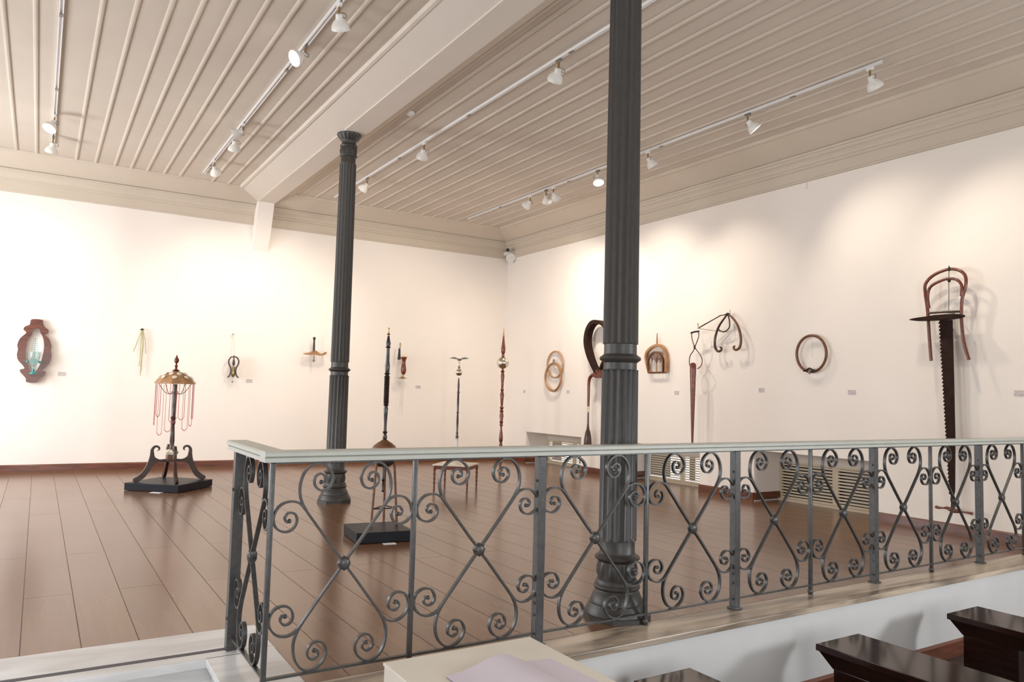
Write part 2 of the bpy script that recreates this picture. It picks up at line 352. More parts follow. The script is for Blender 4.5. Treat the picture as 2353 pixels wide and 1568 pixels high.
# sloped margin boards with a bead on their inner edge
def margin(mb, p0, p1, inn, zo=4.385, wid=0.36, z1=ZC, o=0.15, end0=0, end1=0):
    # p0->p1 wall line, inn: inward normal; outer edge 'o' from the wall, inner edge o+wid, mitred ends
    p0, p1, inn = Vector(p0), Vector(p1), Vector(inn); d = (p1-p0).normalized()
    def q(p, s_, z, e): return Vector((p.x, p.y, 0))+inn*s_+d*e*s_+Vector((0, 0, z))
    A = [(o, zo), (o+wid, z1-0.012), (o+wid, z1+0.03), (o, zo+0.1)]
    a = [mb.bm.verts.new(q(p0, s_, z, end0)) for s_, z in A]; b_ = [mb.bm.verts.new(q(p1, s_, z, -end1)) for s_, z in A]
    for k in range(4): mb.bm.faces.new((a[k], a[(k+1) % 4], b_[(k+1) % 4], b_[k]))
    mb.bm.faces.new(a[::-1]); mb.bm.faces.new(b_)
    B = [(o+wid-0.055, z1-0.030), (o+wid-0.03, z1-0.038), (o+wid, z1-0.034), (o+wid+0.014, z1-0.014), (o+wid+0.014, z1+0.01), (o+wid-0.055, z1)]
    a = [mb.bm.verts.new(q(p0, s_, z, end0)) for s_, z in B]; b_ = [mb.bm.verts.new(q(p1, s_, z, -end1)) for s_, z in B]; n = len(B)
    for k in range(n): mb.bm.faces.new((a[k], a[(k+1) % n], b_[(k+1) % n], b_[k]))
    mb.bm.faces.new(a[::-1]); mb.bm.faces.new(b_)
BX0, BX1, BZ = 2.9375, 3.1994, 4.41
mb = MB()
margin(mb, (XL, YB, 0), (BX0, YB, 0), (0, -1, 0), end0=0, end1=0)
margin(mb, (XL, YF, 0), (XL, YB, 0), (1, 0, 0))
struct(mb, 'trim_6', 'cornice')
mb = MB(); margin(mb, (BX0, YF, 0), (BX0, YB, 0), (-1, 0, 0), zo=BZ+0.012, wid=0.345, o=0.0, end1=0.0); struct(mb, 'trim_7', 'beam')
mb = MB()
margin(mb, (BX1, YB, 0), (XR, YB, 0), (0, -1, 0)); margin(mb, (XR, YF, 0), (XR, YB, 0), (-1, 0, 0))
margin(mb, (BX1, YF, 0), (BX1, YB, 0), (1, 0, 0), zo=BZ+0.02, wid=0.24, o=0.0)
struct(mb, 'trim_8', 'cornice')
# cornice mouldings
CP = [(0, 4.06), (0.03, 4.06), (0.03, 4.083), (0.04, 4.088), (0.04, 4.205), (0.06, 4.215), (0.06, 4.245), (0.075, 4.25), (0.08, 4.275), (0.10, 4.30), (0.13, 4.318), (0.135, 4.345), (0.155, 4.35), (0.155, 4.375), (0.14, 4.38), (0.14, 4.5), (0, 4.5)]
mb = MB(); mb.extr(CP, (XL, YB, 0), (BX0, YB, 0), (0, -1, 0), (0, 0, 1)); struct(mb, 'trim_9', 'cornice')
mb = MB(); mb.extr(CP, (BX1, YB, 0), (XR, YB, 0), (0, -1, 0), (0, 0, 1)); struct(mb, 'trim_10', 'cornice')
mb = MB(); mb.extr(CP, (XR, YF, 0), (XR, YB, 0), (-1, 0, 0), (0, 0, 1)); struct(mb, 'trim_11', 'cornice')
mb = MB(); mb.extr(CP, (XL, YF, 0), (XL, YB, 0), (1, 0, 0), (0, 0, 1)); struct(mb, 'trim_12', 'cornice')
# main beam and its wall bracket
mb = MB(); mb.box((BX0, YF, BZ), (BX1, YB, 4.9)); mb.box((BX0-0.008, YF, BZ), (BX0, YB, BZ+0.03)); struct(mb, 'trim_13', 'beam')
mb = MB(); mb.extr([(0, 3.62), (0, 4.41), (0.30, 4.41), (0.285, 4.30), (0.18, 3.98), (0.06, 3.72)], (BX0-0.005, YB, 0), (BX1-0.01, YB, 0), (0, -1, 0), (0, 0, 1)); struct(mb, 'trim_14', 'wall')

# louvred shutters in the low window niches of the right wall
for i, (y0, y1, zt) in enumerate(NICHE):
    XS = XR+0.50; h = 0.50 if i == 2 else 0.43; st = 0.06
    t = thing('window_%d' % wn, None, None, (XS, (y0+y1)/2, 0.02), kind='structure'); wn += 1
    fr = MB(); fr.box((XS, y0, h+0.02), (XS+0.10, y1, zt)).build('lintel', 'beam', t)
    mid = (y0+y1)/2
    fr = MB(); fr.box((XS-0.05, y0, 0.0), (XS+0.08, y1, 0.03)); fr.build('window_sill', 'shutter', t)
    for (a, b_) in ((y0, mid), (mid, y1)):
        s_ = MB(); s_.box((XS, a, 0.03), (XS+0.035, a+0.04, h+0.02)); s_.box((XS, b_-0.04, 0.03), (XS+0.035, b_, h+0.02))
        s_.box((XS, a+0.04, 0.03), (XS+0.035, b_-0.04, 0.055)); s_.box((XS, a+0.04, h-0.01), (XS+0.035, b_-0.04, h+0.02))
        ns = 11 if i == 2 else 10
        for k in range(ns):
            z = 0.078+(h-0.105)*k/(ns-1)
            s_.extr([(0.0, -0.004), (0.026, -0.008), (0.030, 0.002), (0.003, 0.018)], (XS, a+0.04, z-0.006), (XS, b_-0.04, z-0.006), (1, 0, 0), (0, 0, 1))
        s_.build('shutter', 'shutter', t)
    if i == 2: MB().box((XS+0.085, y0, 0.03), (XS+0.10, y1, h+0.02)).build('pane', 'backing', t)  # dark backing added behind the slats, standing for a closed window
    else:
        # added dark sheets darken the view between slats; sky glows in the bays
        bays = [(11.62, 12.20)] if i == 0 else [(8.74, 9.17), (8.20, 8.62)]
        e = 13.05 if i == 0 else 10.3
        MB().box((XS+0.31, y0, 0.03), (XS+0.32, e, h+0.02)).build('pane', 'niche_sky', t)
        cur = e
        for (p_, q_) in bays:
            MB().box((XS+0.30, q_, 0.02), (XS+0.305, cur, h+0.03)).build('dark_backing', 'backing', t); cur = p_
        MB().box((XS+0.30, y0-0.1, 0.02), (XS+0.305, cur, h+0.03)).build('dark_backing', 'backing', t)

# ------------------------------------------------------------------ columns
def oct_(z, a): return 1.0
def make_column(name, label, x, y):
    t = thing(name, label, 'column', (x, y, 0), 'fluted iron columns under the beam')
    def flute(z, a): return 1.0-0.12*(0.5-0.5*math.cos(16*a))**0.55
    mb = MB(); mb.lathe([(0.0, 0.205), (0.028, 0.205), (0.030, 0.19)], (x, y, 0), 8); mb.build('plinth', 'iron', t)
    prof = [(0.03, 0.188), (0.045, 0.186), (0.075, 0.172), (0.088, 0.166), (0.092, 0.158), (0.11, 0.156), (0.125, 0.148), (0.15, 0.138), (0.160, 0.128), (0.166, 0.126),
            (0.172, 0.136), (0.183, 0.141), (0.194, 0.136), (0.200, 0.128), (0.215, 0.128), (0.228, 0.118)]
    MB().lathe(prof, (x, y, 0), 40).build('base', 'iron', t, True)
    def orn(z, a): return 1.0+0.09*max(0, math.cos(10*a))**0.7*max(0.0, math.sin(math.pi*min(1, max(0, (z-0.232)/0.098))))
    MB().lathe([(0.228+0.0085*k, 0.114) for k in range(13)], (x, y, 0), 80, orn).build('ornament_band', 'iron', t, True)
    prof = [(0.330, 0.114), (0.338, 0.122), (0.348, 0.136), (0.356, 0.138), (0.366, 0.130), (0.374, 0.112), (0.385, 0.106), (0.455, 0.105)]
    MB().lathe(prof, (x, y, 0), 40).build('lower_ring', 'iron', t, True)
    MB().lathe([(0.455, 0.100), (0.457, 0.1145), (0.475, 0.1145), (1.465, 0.1115), (1.483, 0.1115), (1.485, 0.1)], (x, y, 0), 112, lambda z, a: flute(z, a) if 0.46 < z < 1.48 else 1).build('fluted_shaft', 'iron', t, True)
    prof = [(1.485, 0.102), (1.525, 0.102), (1.535, 0.112), (1.542, 0.124), (1.552, 0.128), (1.562, 0.124), (1.570, 0.110), (1.580, 0.101), (1.640, 0.100)]
    MB().lathe(prof, (x, y, 0), 40).build('middle_ring', 'iron', t, True)
    MB().lathe([(1.640, 0.096), (1.642, 0.1085), (1.66, 0.1085), (4.025, 0.098), (4.043, 0.098), (4.045, 0.09)], (x, y, 0), 112, lambda z, a: flute(z, a) if 1.645 < z < 4.04 else 1).build('fluted_shaft', 'iron', t, True)
    prof = [(4.045, 0.088), (4.125, 0.088), (4.132, 0.102), (4.146, 0.106), (4.156, 0.098)]
    MB().lathe(prof, (x, y, 0), 40).build('upper_ring', 'iron', t, True)
    def orn2(z, a): return 1.0+0.10*max(0, math.cos(9*a))**0.7*math.sin(math.pi*min(1, max(0, (z-4.156)/0.094)))
    prof = [(4.156+0.0094*k, 0.096) for k in range(11)]
    MB().lathe(prof, (x, y, 0), 72, orn2).build('ornament_band', 'iron', t, True)
    def leaf(z, a): return 1.0+0.035*math.cos(16*a)*(1 if z > 4.335 else 0)
    prof = [(4.25, 0.100), (4.262, 0.106), (4.275, 0.100), (4.283, 0.086), (4.315, 0.085), (4.328, 0.092), (4.338, 0.104), (4.356, 0.116), (4.378, 0.132), (4.395, 0.142), (4.41, 0.143)]
    MB().lathe(prof, (x, y, 0), 96, leaf).build('capital', 'iron', t, True)
make_column('iron_column', 'fluted dark grey iron column close behind the railing, cut off by the top of the photo', 3.03, 3.60)
make_column('iron_column', 'farther fluted dark grey iron column whose capital meets the white beam', 3.03, 8.73)

# ------------------------------------------------------------------ railing
rail = thing('iron_railing', 'wrought iron scroll railing with pale grey-green handrail along the marble edge', 'railing', (0.90, RY, 0))
mb = MB()
HP = [(-0.048, 1.000), (0.048, 1.000), (0.048, 1.018), (0.042, 1.021), (0.054, 1.026), (0.054, 1.040), (0.046, 1.047), (-0.046, 1.047), (-0.054, 1.040), (-0.054, 1.026), (-0.042, 1.021), (-0.048, 1.018)]
mb.extr(HP, (0.846, RY, -0.004), (XR, RY, -0.004), (0, 1, 0), (0, 0, 1)); mb.extr(HP, (0.90, RY+0.046, -0.0045), (0.90, 4.13, -0.0045), (1, 0, 0), (0, 0, 1))
h_ = mb.build('handrail', 'handrail', rail); h_['label'] = 'pale grey-green wooden handrail'
mb = MB(); mb.box((0.90, RY-0.010, 0.058), (XR-0.01, RY+0.010, 0.068)); mb.box((0.89, RY, 0.058), (0.91, 4.05, 0.068)); mb.build('bottom_bar', 'rail_iron', rail)
mb = MB(); mb.box((0.90, RY-0.014, 0.986), (XR-0.01, RY+0.014, 0.996)); mb.box((0.886, RY, 0.986), (0.914, 4.05, 0.996)); mb.build('top_bar', 'rail_iron', rail)
PX = [0.893, 1.577, 2.313, 3.070, 3.823, 4.575, 5.311, 6.070, 6.808, 7.560]
for i, x in enumerate(PX):
    if i in (2, 4, 6, 8):
        mb = MB(); mb.box((x-0.024, RY-0.024, 0.0), (x+0.024, RY+0.024, 0.99), 0.003); mb.box((x-0.034, RY-0.034, 0), (x+0.034, RY+0.034, 0.012), 0.003)
        for z in (0.16, 0.22, 0.80, 0.86): mb.lathe([(0, 0.008), (0.008, 0.006)], (x-0.024, RY-0.004, z), 8, axis=(-1, 0, 0))
        mb.build('post', 'rail_iron', rail)
    else:
        mb = MB(); mb.box((x-0.011, RY-0.011, 0.028), (x+0.011, RY+0.011, 0.99), 0.002); mb.ball((x, RY, 0.022), 0.020, 12); mb.lathe([(0, 0.02), (0.006, 0.016)], (x, RY, 0), 12)
        mb.build('baluster', 'rail_iron', rail, True)
mb = MB(); mb.box((0.872, 4.02, 0.0), (0.924, 4.072, 0.99), 0.003)
for z in (0.16, 0.80): mb.lathe([(0, 0.009), (0.008, 0.007)], (0.872, 4.03, z), 8, axis=(-1, 0, 0))
mb.build('post', 'rail_iron', rail)
MAIN = [(-0.012, 0.016), (-0.06, 0.072), (-0.14, 0.170), (-0.212, 0.262), (-0.238, 0.330), (-0.228, 0.400), (-0.190, 0.446), (-0.138, 0.455), (-0.092, 0.428), (-0.074, 0.384), (-0.094, 0.343), (-0.134, 0.334),
        (-0.164, 0.358), (-0.166, 0.393), (-0.140, 0.410), (-0.116, 0.396), (-0.118, 0.374), (-0.134, 0.372)]
SIDE = [(-0.205, 0.250), (-0.232, 0.278), (-0.272, 0.292), (-0.318, 0.284), (-0.350, 0.254), (-0.360, 0.214), (-0.342, 0.176), (-0.302, 0.160), (-0.264, 0.172), (-0.246, 0.206), (-0.258, 0.236), (-0.288, 0.242), (-0.306, 0.222), (-0.296, 0.202), (-0.283, 0.206)]
mb = MB()
for sx in (-1, 1):
    for sz in (-1, 1):
        for P_, n in ((MAIN, 5), (SIDE, 5)):
            pts = catmull([(-sx*a, 0, sz*b_) for a, b_ in P_], n)
            L_ = len(pts); wd = [0.021*(1-0.35*(k/L_)**3) for k in range(L_)]
            mb.strip(pts, 0.0095, wd, (0, 1, 0)); e = pts[-1]
            mb.ball(e, 0.0105, 8, (1, 1.1, 1))
panel0 = mb.build('scroll_panel', 'rail_iron', None, True)
mb = MB(); mb.box((-0.014, -0.013, -0.014), (0.014, 0.013, 0.014), 0.003)
mb.lathe([(-0.022, 0.012), (-0.018, 0.024), (-0.010, 0.031), (0.010, 0.031), (0.018, 0.024), (0.022, 0.012)], (0, 0, 0), 24, lambda z, a: 1+0.10*math.cos(8*a), (0, 1, 0))
ros0 = mb.build('rosette', 'rail_iron', None, True); ros0.parent = panel0
first = True
for i in range(len(PX)-1):
    o = panel0 if first else copy_tree(panel0); first = False
    o.parent = rail; w_ = PX[i+1]-PX[i]; o.location = Vector(((PX[i]+PX[i+1])/2, RY, 0.527))-rail.location; o.scale = (w_/0.749, 1, 1)
o = copy_tree(panel0, None); o.parent = rail; o.location = Vector((0.90, 3.71, 0.527))-rail.location; o.rotation_euler = (0, 0, R(90)); o.scale = (0.60/0.749, 1, 1)

# ------------------------------------------------------------------ ceiling tracks and spotlights
TR = [(-0.02, YF+0.6, 11.9), (1.95, YF+0.6, 12.15), (4.06, YF+0.6, 12.3), (6.60, 4.10, 12.25)]
TL = ['white ceiling track at the far left carrying two lit spotlights', 'white ceiling track left of the beam with five spotlights',
      'white ceiling track right of the beam passing behind the near column', 'white ceiling track nearest the right wall with seven spotlights']
ZT = ZC-0.002
for (x, y0, y1), lb in zip(TR, TL):
    t = thing('light_track', lb, 'light track', (x, (y0+y1)/2, ZT), 'ceiling light tracks')
    h_ = 0.02 if x < 3 else 0.0135; mb = MB(); mb.extr([(-h_, 0), (-h_, -0.030), (-h_*0.45, -0.030), (-h_*0.45, -0.012), (h_*0.45, -0.012), (h_*0.45, -0.030), (h_, -0.030), (h_, 0)], (x, y0, ZT), (x, y1, ZT), (1, 0, 0), (0, 0, 1)); mb.build('channel', 'track', t)
    ys = [y for y in (y0+1.0+2.0*k for k in range(9)) if y < y1-0.3]
    for y in ys: MB().box((x-0.014, y-0.03, ZT-0.038), (x+0.014, y+0.03, ZT-0.030)).build('joint_clip', 'steel', t)
SPOTS = [ # x, y, direction, hang, glow visible, power, label
 (-0.02, 10.55, (-0.35, -0.35, -0.8), 1, 60, 'lit spotlight tilted to the left on the far left track, nearer of the two'),
 (-0.02, 11.50, (-0.1, 0.45, -0.8), 1, 60, 'lit spotlight pointing down at the end of the far left track, by the cornice'),
 (1.95, 6.00, (0.3, 0.5, -0.7), 0, 60, 'white spotlight cut by the top edge of the photo, pointing away'),
 (1.95, 6.95, (-0.80, -0.20, -0.52), 1, 60, 'large lit spotlight facing left, with a bright oval lamp face'),
 (1.95, 9.50, (-0.85, 0.30, -0.42), 1, 60, 'lit spotlight seen edge-on, pointing left in front of a pair'),
 (1.95, 9.95, (0.05, 0.50, -0.80), 0, 60, 'white spotlight pointing down just behind the edge-on lit one'),
 (1.95, 11.30, (0.35, 0.75, -0.6), 0, 60, 'small white spotlight nearest the back wall on the track left of the beam'),
 (4.06, 5.80, (0.15, 0.75, -0.75), 0, 60, 'white spotlight on the track between the beam and the near column, nearest'),
 (4.06, 8.80, (0.15, 0.75, -0.75), 0, 60, 'white spotlight on the track right of the far column, middle of its row'),
 (4.06, 10.80, (-0.45, 0.75, -0.8), 0, 60, 'small white spotlight just right of the far column capital'),
 (6.60, 10.15, (-0.25, 0.75, -0.65), 1, 70, 'bare lit spotlight farthest back on the right hand track'),
 (6.60, 9.70, (0.5, 0.5, -0.7), 0, 60, 'unlit looking spotlight right beside the bare lit one'),
 (6.60, 9.50, (0.7, 0.3, -0.7), 0, 60, 'white spotlight, nearer of the close pair on the right hand track'),
 (6.60, 8.40, (-0.15, -0.35, -0.85), 1, 60, 'lit spotlight facing the viewer just left of the near column'),
 (6.60, 7.35, (0.65, -0.1, -0.75), 0, 60, 'white spotlight just right of the near column'),
 (6.60, 5.70, (0.60, -0.40, -0.80), 0, 60, 'white spotlight on the right hand track above the wooden hoop'),
 (6.60, 4.22, (0.62, -0.05, -0.78), 0, 60, 'white spotlight at the near end of the right hand track'),
]
AIM = {0: (-0.8, 13.1, 1.6), 1: (0.0, 13.1, 1.9), 2: (4.2, 13.1, 0.8), 3: (-3.2, 6.5, 1.5), 4: (-0.6, 13.1, 1.8), 5: (1.6, 13.1, 2.0), 6: (2.9, 13.1, 1.5), 7: (5.6, 13.1, 1.2), 8: (4.4, 13.1, 1.3),
       9: (2.9, 13.1, 1.4), 10: (5.6, 13.1, 1.5), 11: (8.0, 11.5, 1.9), 12: (8.0, 9.9, 2.0), 13: (8.0, 8.6, 2.0), 14: (8.0, 7.0, 2.0), 15: (8.0, 4.6, 2.2), 16: (8.0, 3.3, 1.9)}
for i, (x, y, d, lit, pw, lb) in enumerate(SPOTS):
    d = Vector(d).normalized(); t = thing('track_spotlight', lb, 'spotlight', (x, y, ZT-0.03), 'spotlights on the ceiling tracks')
    MB().box((x-0.014, y-0.035, ZT-0.058), (x+0.014, y+0.035, ZT-0.028), 0.003).build('track_adapter', 'steel' if i % 2 else 'track', t)
    k = Vector((x, y, ZT-0.115))
    MB().tube([(x, y, ZT-0.055), (x, y, ZT-0.085), k], [0.010, 0.010, 0.012], 10).build('stem', 'brass', t, True)
    c = k+Vector((d.x*0.02, d.y*0.02, -0.012))
    mb = MB(); prof = [(0.0, 0.016), (0.004, 0.030), (0.040, 0.033), (0.050, 0.036), (0.068, 0.054), (0.096, 0.071), (0.126, 0.078), (0.133, 0.077), (0.126, 0.071), (0.117, 0.066)]
    mb.lathe(prof, c-d*0.02, 28, None, d); mb.build('shade', 'white', t, True)
    mb = MB(); mb.lathe([(0.098, 0.060), (0.114, 0.059), (0.121, 0.042), (0.124, 0.014)], c-d*0.02+d*0.006, 24, None, d); mb.build('lamp_face', 'lamp', t, True)
    side = d.cross(Vector((0, 0, 1))).normalized()*(1 if i % 3 else -1)
    lp = [k, k+side*0.035+Vector((0, 0, 0.006)), k+side*0.062+Vector((0, 0, -0.012)), k+side*0.060+Vector((0, 0, -0.040)), c+side*0.028+d*0.01]
    MB().tube(catmull(lp, 5), 0.0035, 6).build('cable', 'steel', t, True)
    l = bpy.data.lights.new('spot_beam', 'SPOT'); l.energy = pw*(0.5 if i in (0, 1, 2, 3, 4, 5) else 1.55 if i in (14, 15, 16) else 0.9 if i == 7 else 1.5 if i in (6, 10) else 2.3); l.color = (1.0, 0.87, 0.71); l.spot_size = R(82 if i in (14, 15, 16) else 60 if i in (2, 7) else 100); l.spot_blend = 1.0; l.shadow_soft_size = 0.035
    o = bpy.data.objects.new('spot_beam', l); COL.objects.link(o); src = c+d*0.145; o.location = src
    o.rotation_euler = (Vector(AIM[i])-src).to_track_quat('-Z', 'Y').to_euler()
# smoke detector
t = thing('smoke_detector', 'round white smoke detector on the ceiling just right of the beam', 'smoke detector', (3.50, 8.0, ZC))
MB().lathe([(0, 0.055), (-0.012, 0.055), (-0.016, 0.050)], (3.50, 8.0, ZC), 28).build('mount', 'white', t, True)
MB().lathe([(-0.016, 0.044), (-0.030, 0.040), (-0.038, 0.028), (-0.040, 0.010)], (3.50, 8.0, ZC), 28).build('cover', 'white', t, True)

# security light and camera in the corner
t = thing('security_camera', 'small white camera and floodlight bracketed in the ceiling corner', 'security camera', (7.86, 12.82, 4.15))
MB().box((7.88, 12.90, 4.12), (7.97, 13.09, 4.19), 0.005).build('bracket', 'white', t)
MB().lathe([(-0.06, 0.03), (0.0, 0.034), (0.05, 0.034), (0.056, 0.028)], (7.80, 12.78, 4.185), 20, None, (-0.45, -0.85, -0.2)).build('camera_body', 'black', t, True)
MB().lathe([(-0.05, 0.05), (-0.03, 0.085), (0.02, 0.10), (0.035, 0.098), (0.038, 0.085)], (7.93, 12.86, 4.055), 28, None, (-0.45, -0.75, -0.35)).build('floodlight', 'white', t, True)
MB().tube(catmull([(7.96, 13.0, 4.15), (8.0, 12.9, 4.10), (7.99, 12.8, 4.02), (7.97, 12.85, 3.96)], 5), 0.006, 6).build('cable', 'steel', t, True)
# small sensor hook on right wall
mb = MB(); mb.box((8.0, 5.965, 3.985), (8.01, 5.99, 4.06), 0.002); mb.box((7.985, 5.96, 3.975), (8.01, 5.995, 3.99), 0.002); tag(mb.build('wall_hook', 'white'), 'tiny white hook high on the right wall below the cornice', 'hook')

# ------------------------------------------------------------------ wall labels
def card(x, y, z, wall, lb, wd=0.10, hg=0.055):
    mb = MB()
    if wall == 'b': mb.box((x-wd/2, YB-0.004, z-hg/2), (x+wd/2, YB, z+hg/2))
    else: mb.box((XR-0.004, y-wd/2, z-hg/2), (XR, y+wd/2, z+hg/2))
    tag(mb.build('wall_label', 'card'), lb, 'wall label', 'small caption cards on the walls')
card(0.29, 0, 1.44, 'b', 'small caption card right of the carved bottle-shaped frame'); card(2.99, 0, 1.42, 'b', 'small caption card right of the carved wooden lyre')
card(6.09, 0, 1.40, 'b', 'small caption card right of the red wooden hanging vase')
card(0, 12.36, 1.37, 'r', 'small caption card on the right wall nearest the room corner', 0.08)
card(0, 10.93, 1.38, 'r', 'small caption card right of the two linked hoops', 0.08); card(0, 8.22, 1.397, 'r', 'small caption card right of the arched wooden rack', 0.09)
card(0, 6.67, 1.45, 'r', 'small caption card right of the curved harp-like hanger', 0.09); card(0, 5.375, 1.438, 'r', 'pinkish caption card right of the single wooden hoop', 0.10); card(0, 3.60, 1.45, 'r', 'white caption card at the right edge of the photo', 0.10)

# ------------------------------------------------------------------ objects on the back wall
def B(pts, y): return [Vector((a, y, c)) for a, c in pts]
def Rr(pts, x): return [Vector((x, a, c)) for a, c in pts]
# carved frame with glass vase
FO = [(-0.136, 2.221), (-0.003, 2.222), (0.008, 2.176), (0.038, 2.117), (0.083, 2.079), (0.082, 2.038), (0.044, 2.005), (0.1, 1.947), (0.135, 1.846), (0.130, 1.784), (0.145, 1.682), (0.113, 1.579), (0.061, 1.515), (0.031, 1.484), (0.081, 1.465), (0.074, 1.414), (0.021, 1.372), (-0.019, 1.306), (-0.143, 1.306), (-0.159, 1.366), (-0.226, 1.444), (-0.233, 1.484), (-0.184, 1.502), (-0.203, 1.545), (-0.267, 1.623), (-0.285, 1.702), (-0.276, 1.773), (-0.288, 1.843), (-0.26, 1.935), (-0.205, 1.999), (-0.19, 2.03), (-0.226, 2.068), (-0.211, 2.11), (-0.154, 2.144)]
FI = [(-0.106, 2.066), (-0.07, 2.099), (-0.03, 2.086), (-0.019, 2.041), (0.021, 1.962), (0.04, 1.861), (0.037, 1.739), (0.022, 1.636), (0.001, 1.554), (-0.037, 1.471), (-0.07, 1.449), (-0.114, 1.468), (-0.135, 1.548), (-0.165, 1.607), (-0.179, 1.707), (-0.176, 1.809), (-0.166, 1.91), (-0.127, 1.984)]
t = thing('carved_frame', 'dark carved wooden frame with bottle-shaped opening, leftmost on the back wall', 'frame', (-0.07, 13.08, 1.30))
mb = MB(); mb.prism(catmull(B(FO, 13.03), 3, True), (0, 0.045, 0), catmull(B(FI, 13.03), 3, True)); mb.build('frame_board', 'baseboard', t)
MB().box((-0.13, 12.885, 1.408), (-0.02, 13.035, 1.419)).build('shelf_bracket', 'baseboard', t)
t = thing('glass_vase', 'turquoise glass vase with a wire fern standing in the carved frame opening', 'vase', (-0.075, 12.94, 1.43))
mb = MB(); mb.lathe([(1.420, 0.045), (1.432, 0.05), (1.446, 0.048), (1.452, 0.022), (1.50, 0.013)], (-0.075, 12.94, 0), 24); mb.build('foot', 'teal', t, True)
mb = MB(); mb.lathe([(1.50, 0.013), (1.54, 0.03), (1.60, 0.055), (1.65, 0.072), (1.70, 0.076), (1.745, 0.08), (1.744, 0.076), (1.70, 0.072), (1.64, 0.066), (1.58, 0.042), (1.53, 0.018)], (-0.075, 12.94, 0), 28); mb.build('bowl', 'glass', t, True)
mb = MB(); mb.prism(B([(-0.075, 1.53), (-0.035, 1.62), (-0.045, 1.655), (-0.075, 1.64), (-0.105, 1.65), (-0.112, 1.62)], 12.935), (0, 0.012, 0)); mb.build('leaf', 'teal', t)
mb = MB(); mb.tube([(-0.075, 12.94, 1.62), (-0.07, 12.94, 1.95)], 0.0035, 6)
for k in range(8):
    z = 1.72+k*0.030; w_ = 0.050-0.004*k
    for s_ in (-1, 1): mb.tube(catmull([(-0.072, 12.94, z), (-0.072+s_*w_*0.6, 12.94, z-0.006), (-0.072+s_*w_, 12.94, z+0.012)], 3), 0.0025, 5)
mb.build('wire_fern', 'teal', t, True)
for s_ in (-1, 1):
    mb = MB(); mb.ball((-0.075+s_*0.076, 12.935, 1.60), 0.020, 10); mb.build('knob', 'teal', t, True)
# straw tassel
t = thing('straw_tassel', 'pale green dried straw tassel hanging from a dark peg', 'tassel', (1.327, 13.06, 2.17))
MB().ball((1.327, 13.06, 2.173), 0.020, 10, (1.3, 2.0, 0.8)).build('peg', 'black', t, True)
def strands(lst, y, r, m_, nm, par):
    for pts in lst: MB().tube(catmull(B(pts, y), 5), r, 5).build(nm, m_, par, True)
strands([[(1.327, 2.165), (1.285, 2.03), (1.222, 1.822)], [(1.330, 2.165), (1.345, 1.9), (1.335, 1.60), (1.339, 1.45)], [(1.334, 2.165), (1.352, 1.95), (1.346, 1.65), (1.350, 1.52)], [(1.338, 2.165), (1.375, 2.0), (1.396, 1.80)], [(1.325, 2.165), (1.318, 1.95), (1.322, 1.75), (1.312, 1.60)]], 13.05, 0.006, 'straw', 'straw', t)
# lyre pendant
t = thing('wooden_lyre', 'small carved dark wooden lyre hanging from strings on the back wall', 'wall ornament', (2.70, 13.0, 1.38))
LY = thing
mb = MB()
for s_ in (-1, 1):
    cx_ = 2.708
    mb.strip(catmull([(cx_, 13.0, 1.805), (cx_+s_*0.045, 13.0, 1.800), (cx_+s_*0.078, 13.0, 1.745), (cx_+s_*0.072, 13.0, 1.685), (cx_+s_*0.043, 13.0, 1.625), (cx_+s_*0.038, 13.0, 1.560), (cx_+s_*0.055, 13.0, 1.500), (cx_+s_*0.085, 13.0, 1.465)], 6), 0.020, 0.03, (0, 1, 0))
mb.strip([(2.708, 13.0, 1.835), (2.708, 13.0, 1.79)], 0.012, 0.02, (0, 1, 0)); mb.build('lyre_body', 'dark_wood', t)
mb = MB(); mb.lathe([(1.66, 0.006), (1.68, 0.018), (1.72, 0.022), (1.77, 0.010), (1.80, 0.006)], (2.708, 13.0, 0), 14); mb.build('turned_drop', 'dark_wood', t, True)
mb = MB(); mb.lathe([(1.47, 0.008), (1.49, 0.025), (1.54, 0.032), (1.59, 0.020), (1.63, 0.024), (1.66, 0.008)], (2.708, 13.0, 0), 16, lambda z, a: 1+0.15*math.cos(5*a)); mb.build('gilt_ornament', 'brass', t, True)
MB().tube([(2.705, 13.0, 1.47), (2.703, 13.0, 1.41)], 0.003, 6).build('string', 'string', t); MB().ball((2.703, 13.0, 1.398), 0.014, 10).build('bead', 'steel', t, True)
for dx in (-0.03, 0.02): MB().tube([(2.690+dx*0.3, 13.05, 2.18), (2.695+dx, 13.0, 1.86), (2.708, 13.0, 1.83)], 0.0022, 5).build('string', 'string', t)
MB().ball((2.69, 13.06, 2.185), 0.012, 8, (1.6, 2.5, 0.7)).build('hook', 'steel', t, True)
# sword-hilt
t = thing('wooden_hilt', 'hilt-like piece with dark handle and tan crescent guard left of the far column', 'wall ornament', (4.03, 12.95, 1.78))
MB().lathe([(1.965, 0.022), (2.03, 0.021), (2.12, 0.017), (2.165, 0.015), (2.18, 0.024), (2.20, 0.025), (2.215, 0.012)], (4.018, 12.95, 0), 16).build('handle', 'black_wood', t, True)
G = [(3.845, 1.918), (3.90, 1.936), (3.96, 1.946), (4.00, 1.972), (4.04, 1.982), (4.09, 1.960), (4.14, 1.930), (4.19, 1.940), (4.225, 1.965), (4.243, 1.960), (4.238, 1.935), (4.20, 1.905), (4.14, 1.895), (4.05, 1.905), (3.95, 1.900), (3.88, 1.905)]
mb = MB(); mb.prism(catmull(B(G, 12.93), 3, True), (0, 0.05, 0)); mb.build('guard', 'tan_wood', t)
MB().lathe([(1.780, 0.004), (1.80, 0.022), (1.83, 0.012), (1.86, 0.018), (1.90, 0.010)], (4.025, 12.95, 0), 14).build('metal_drop', 'steel', t, True)
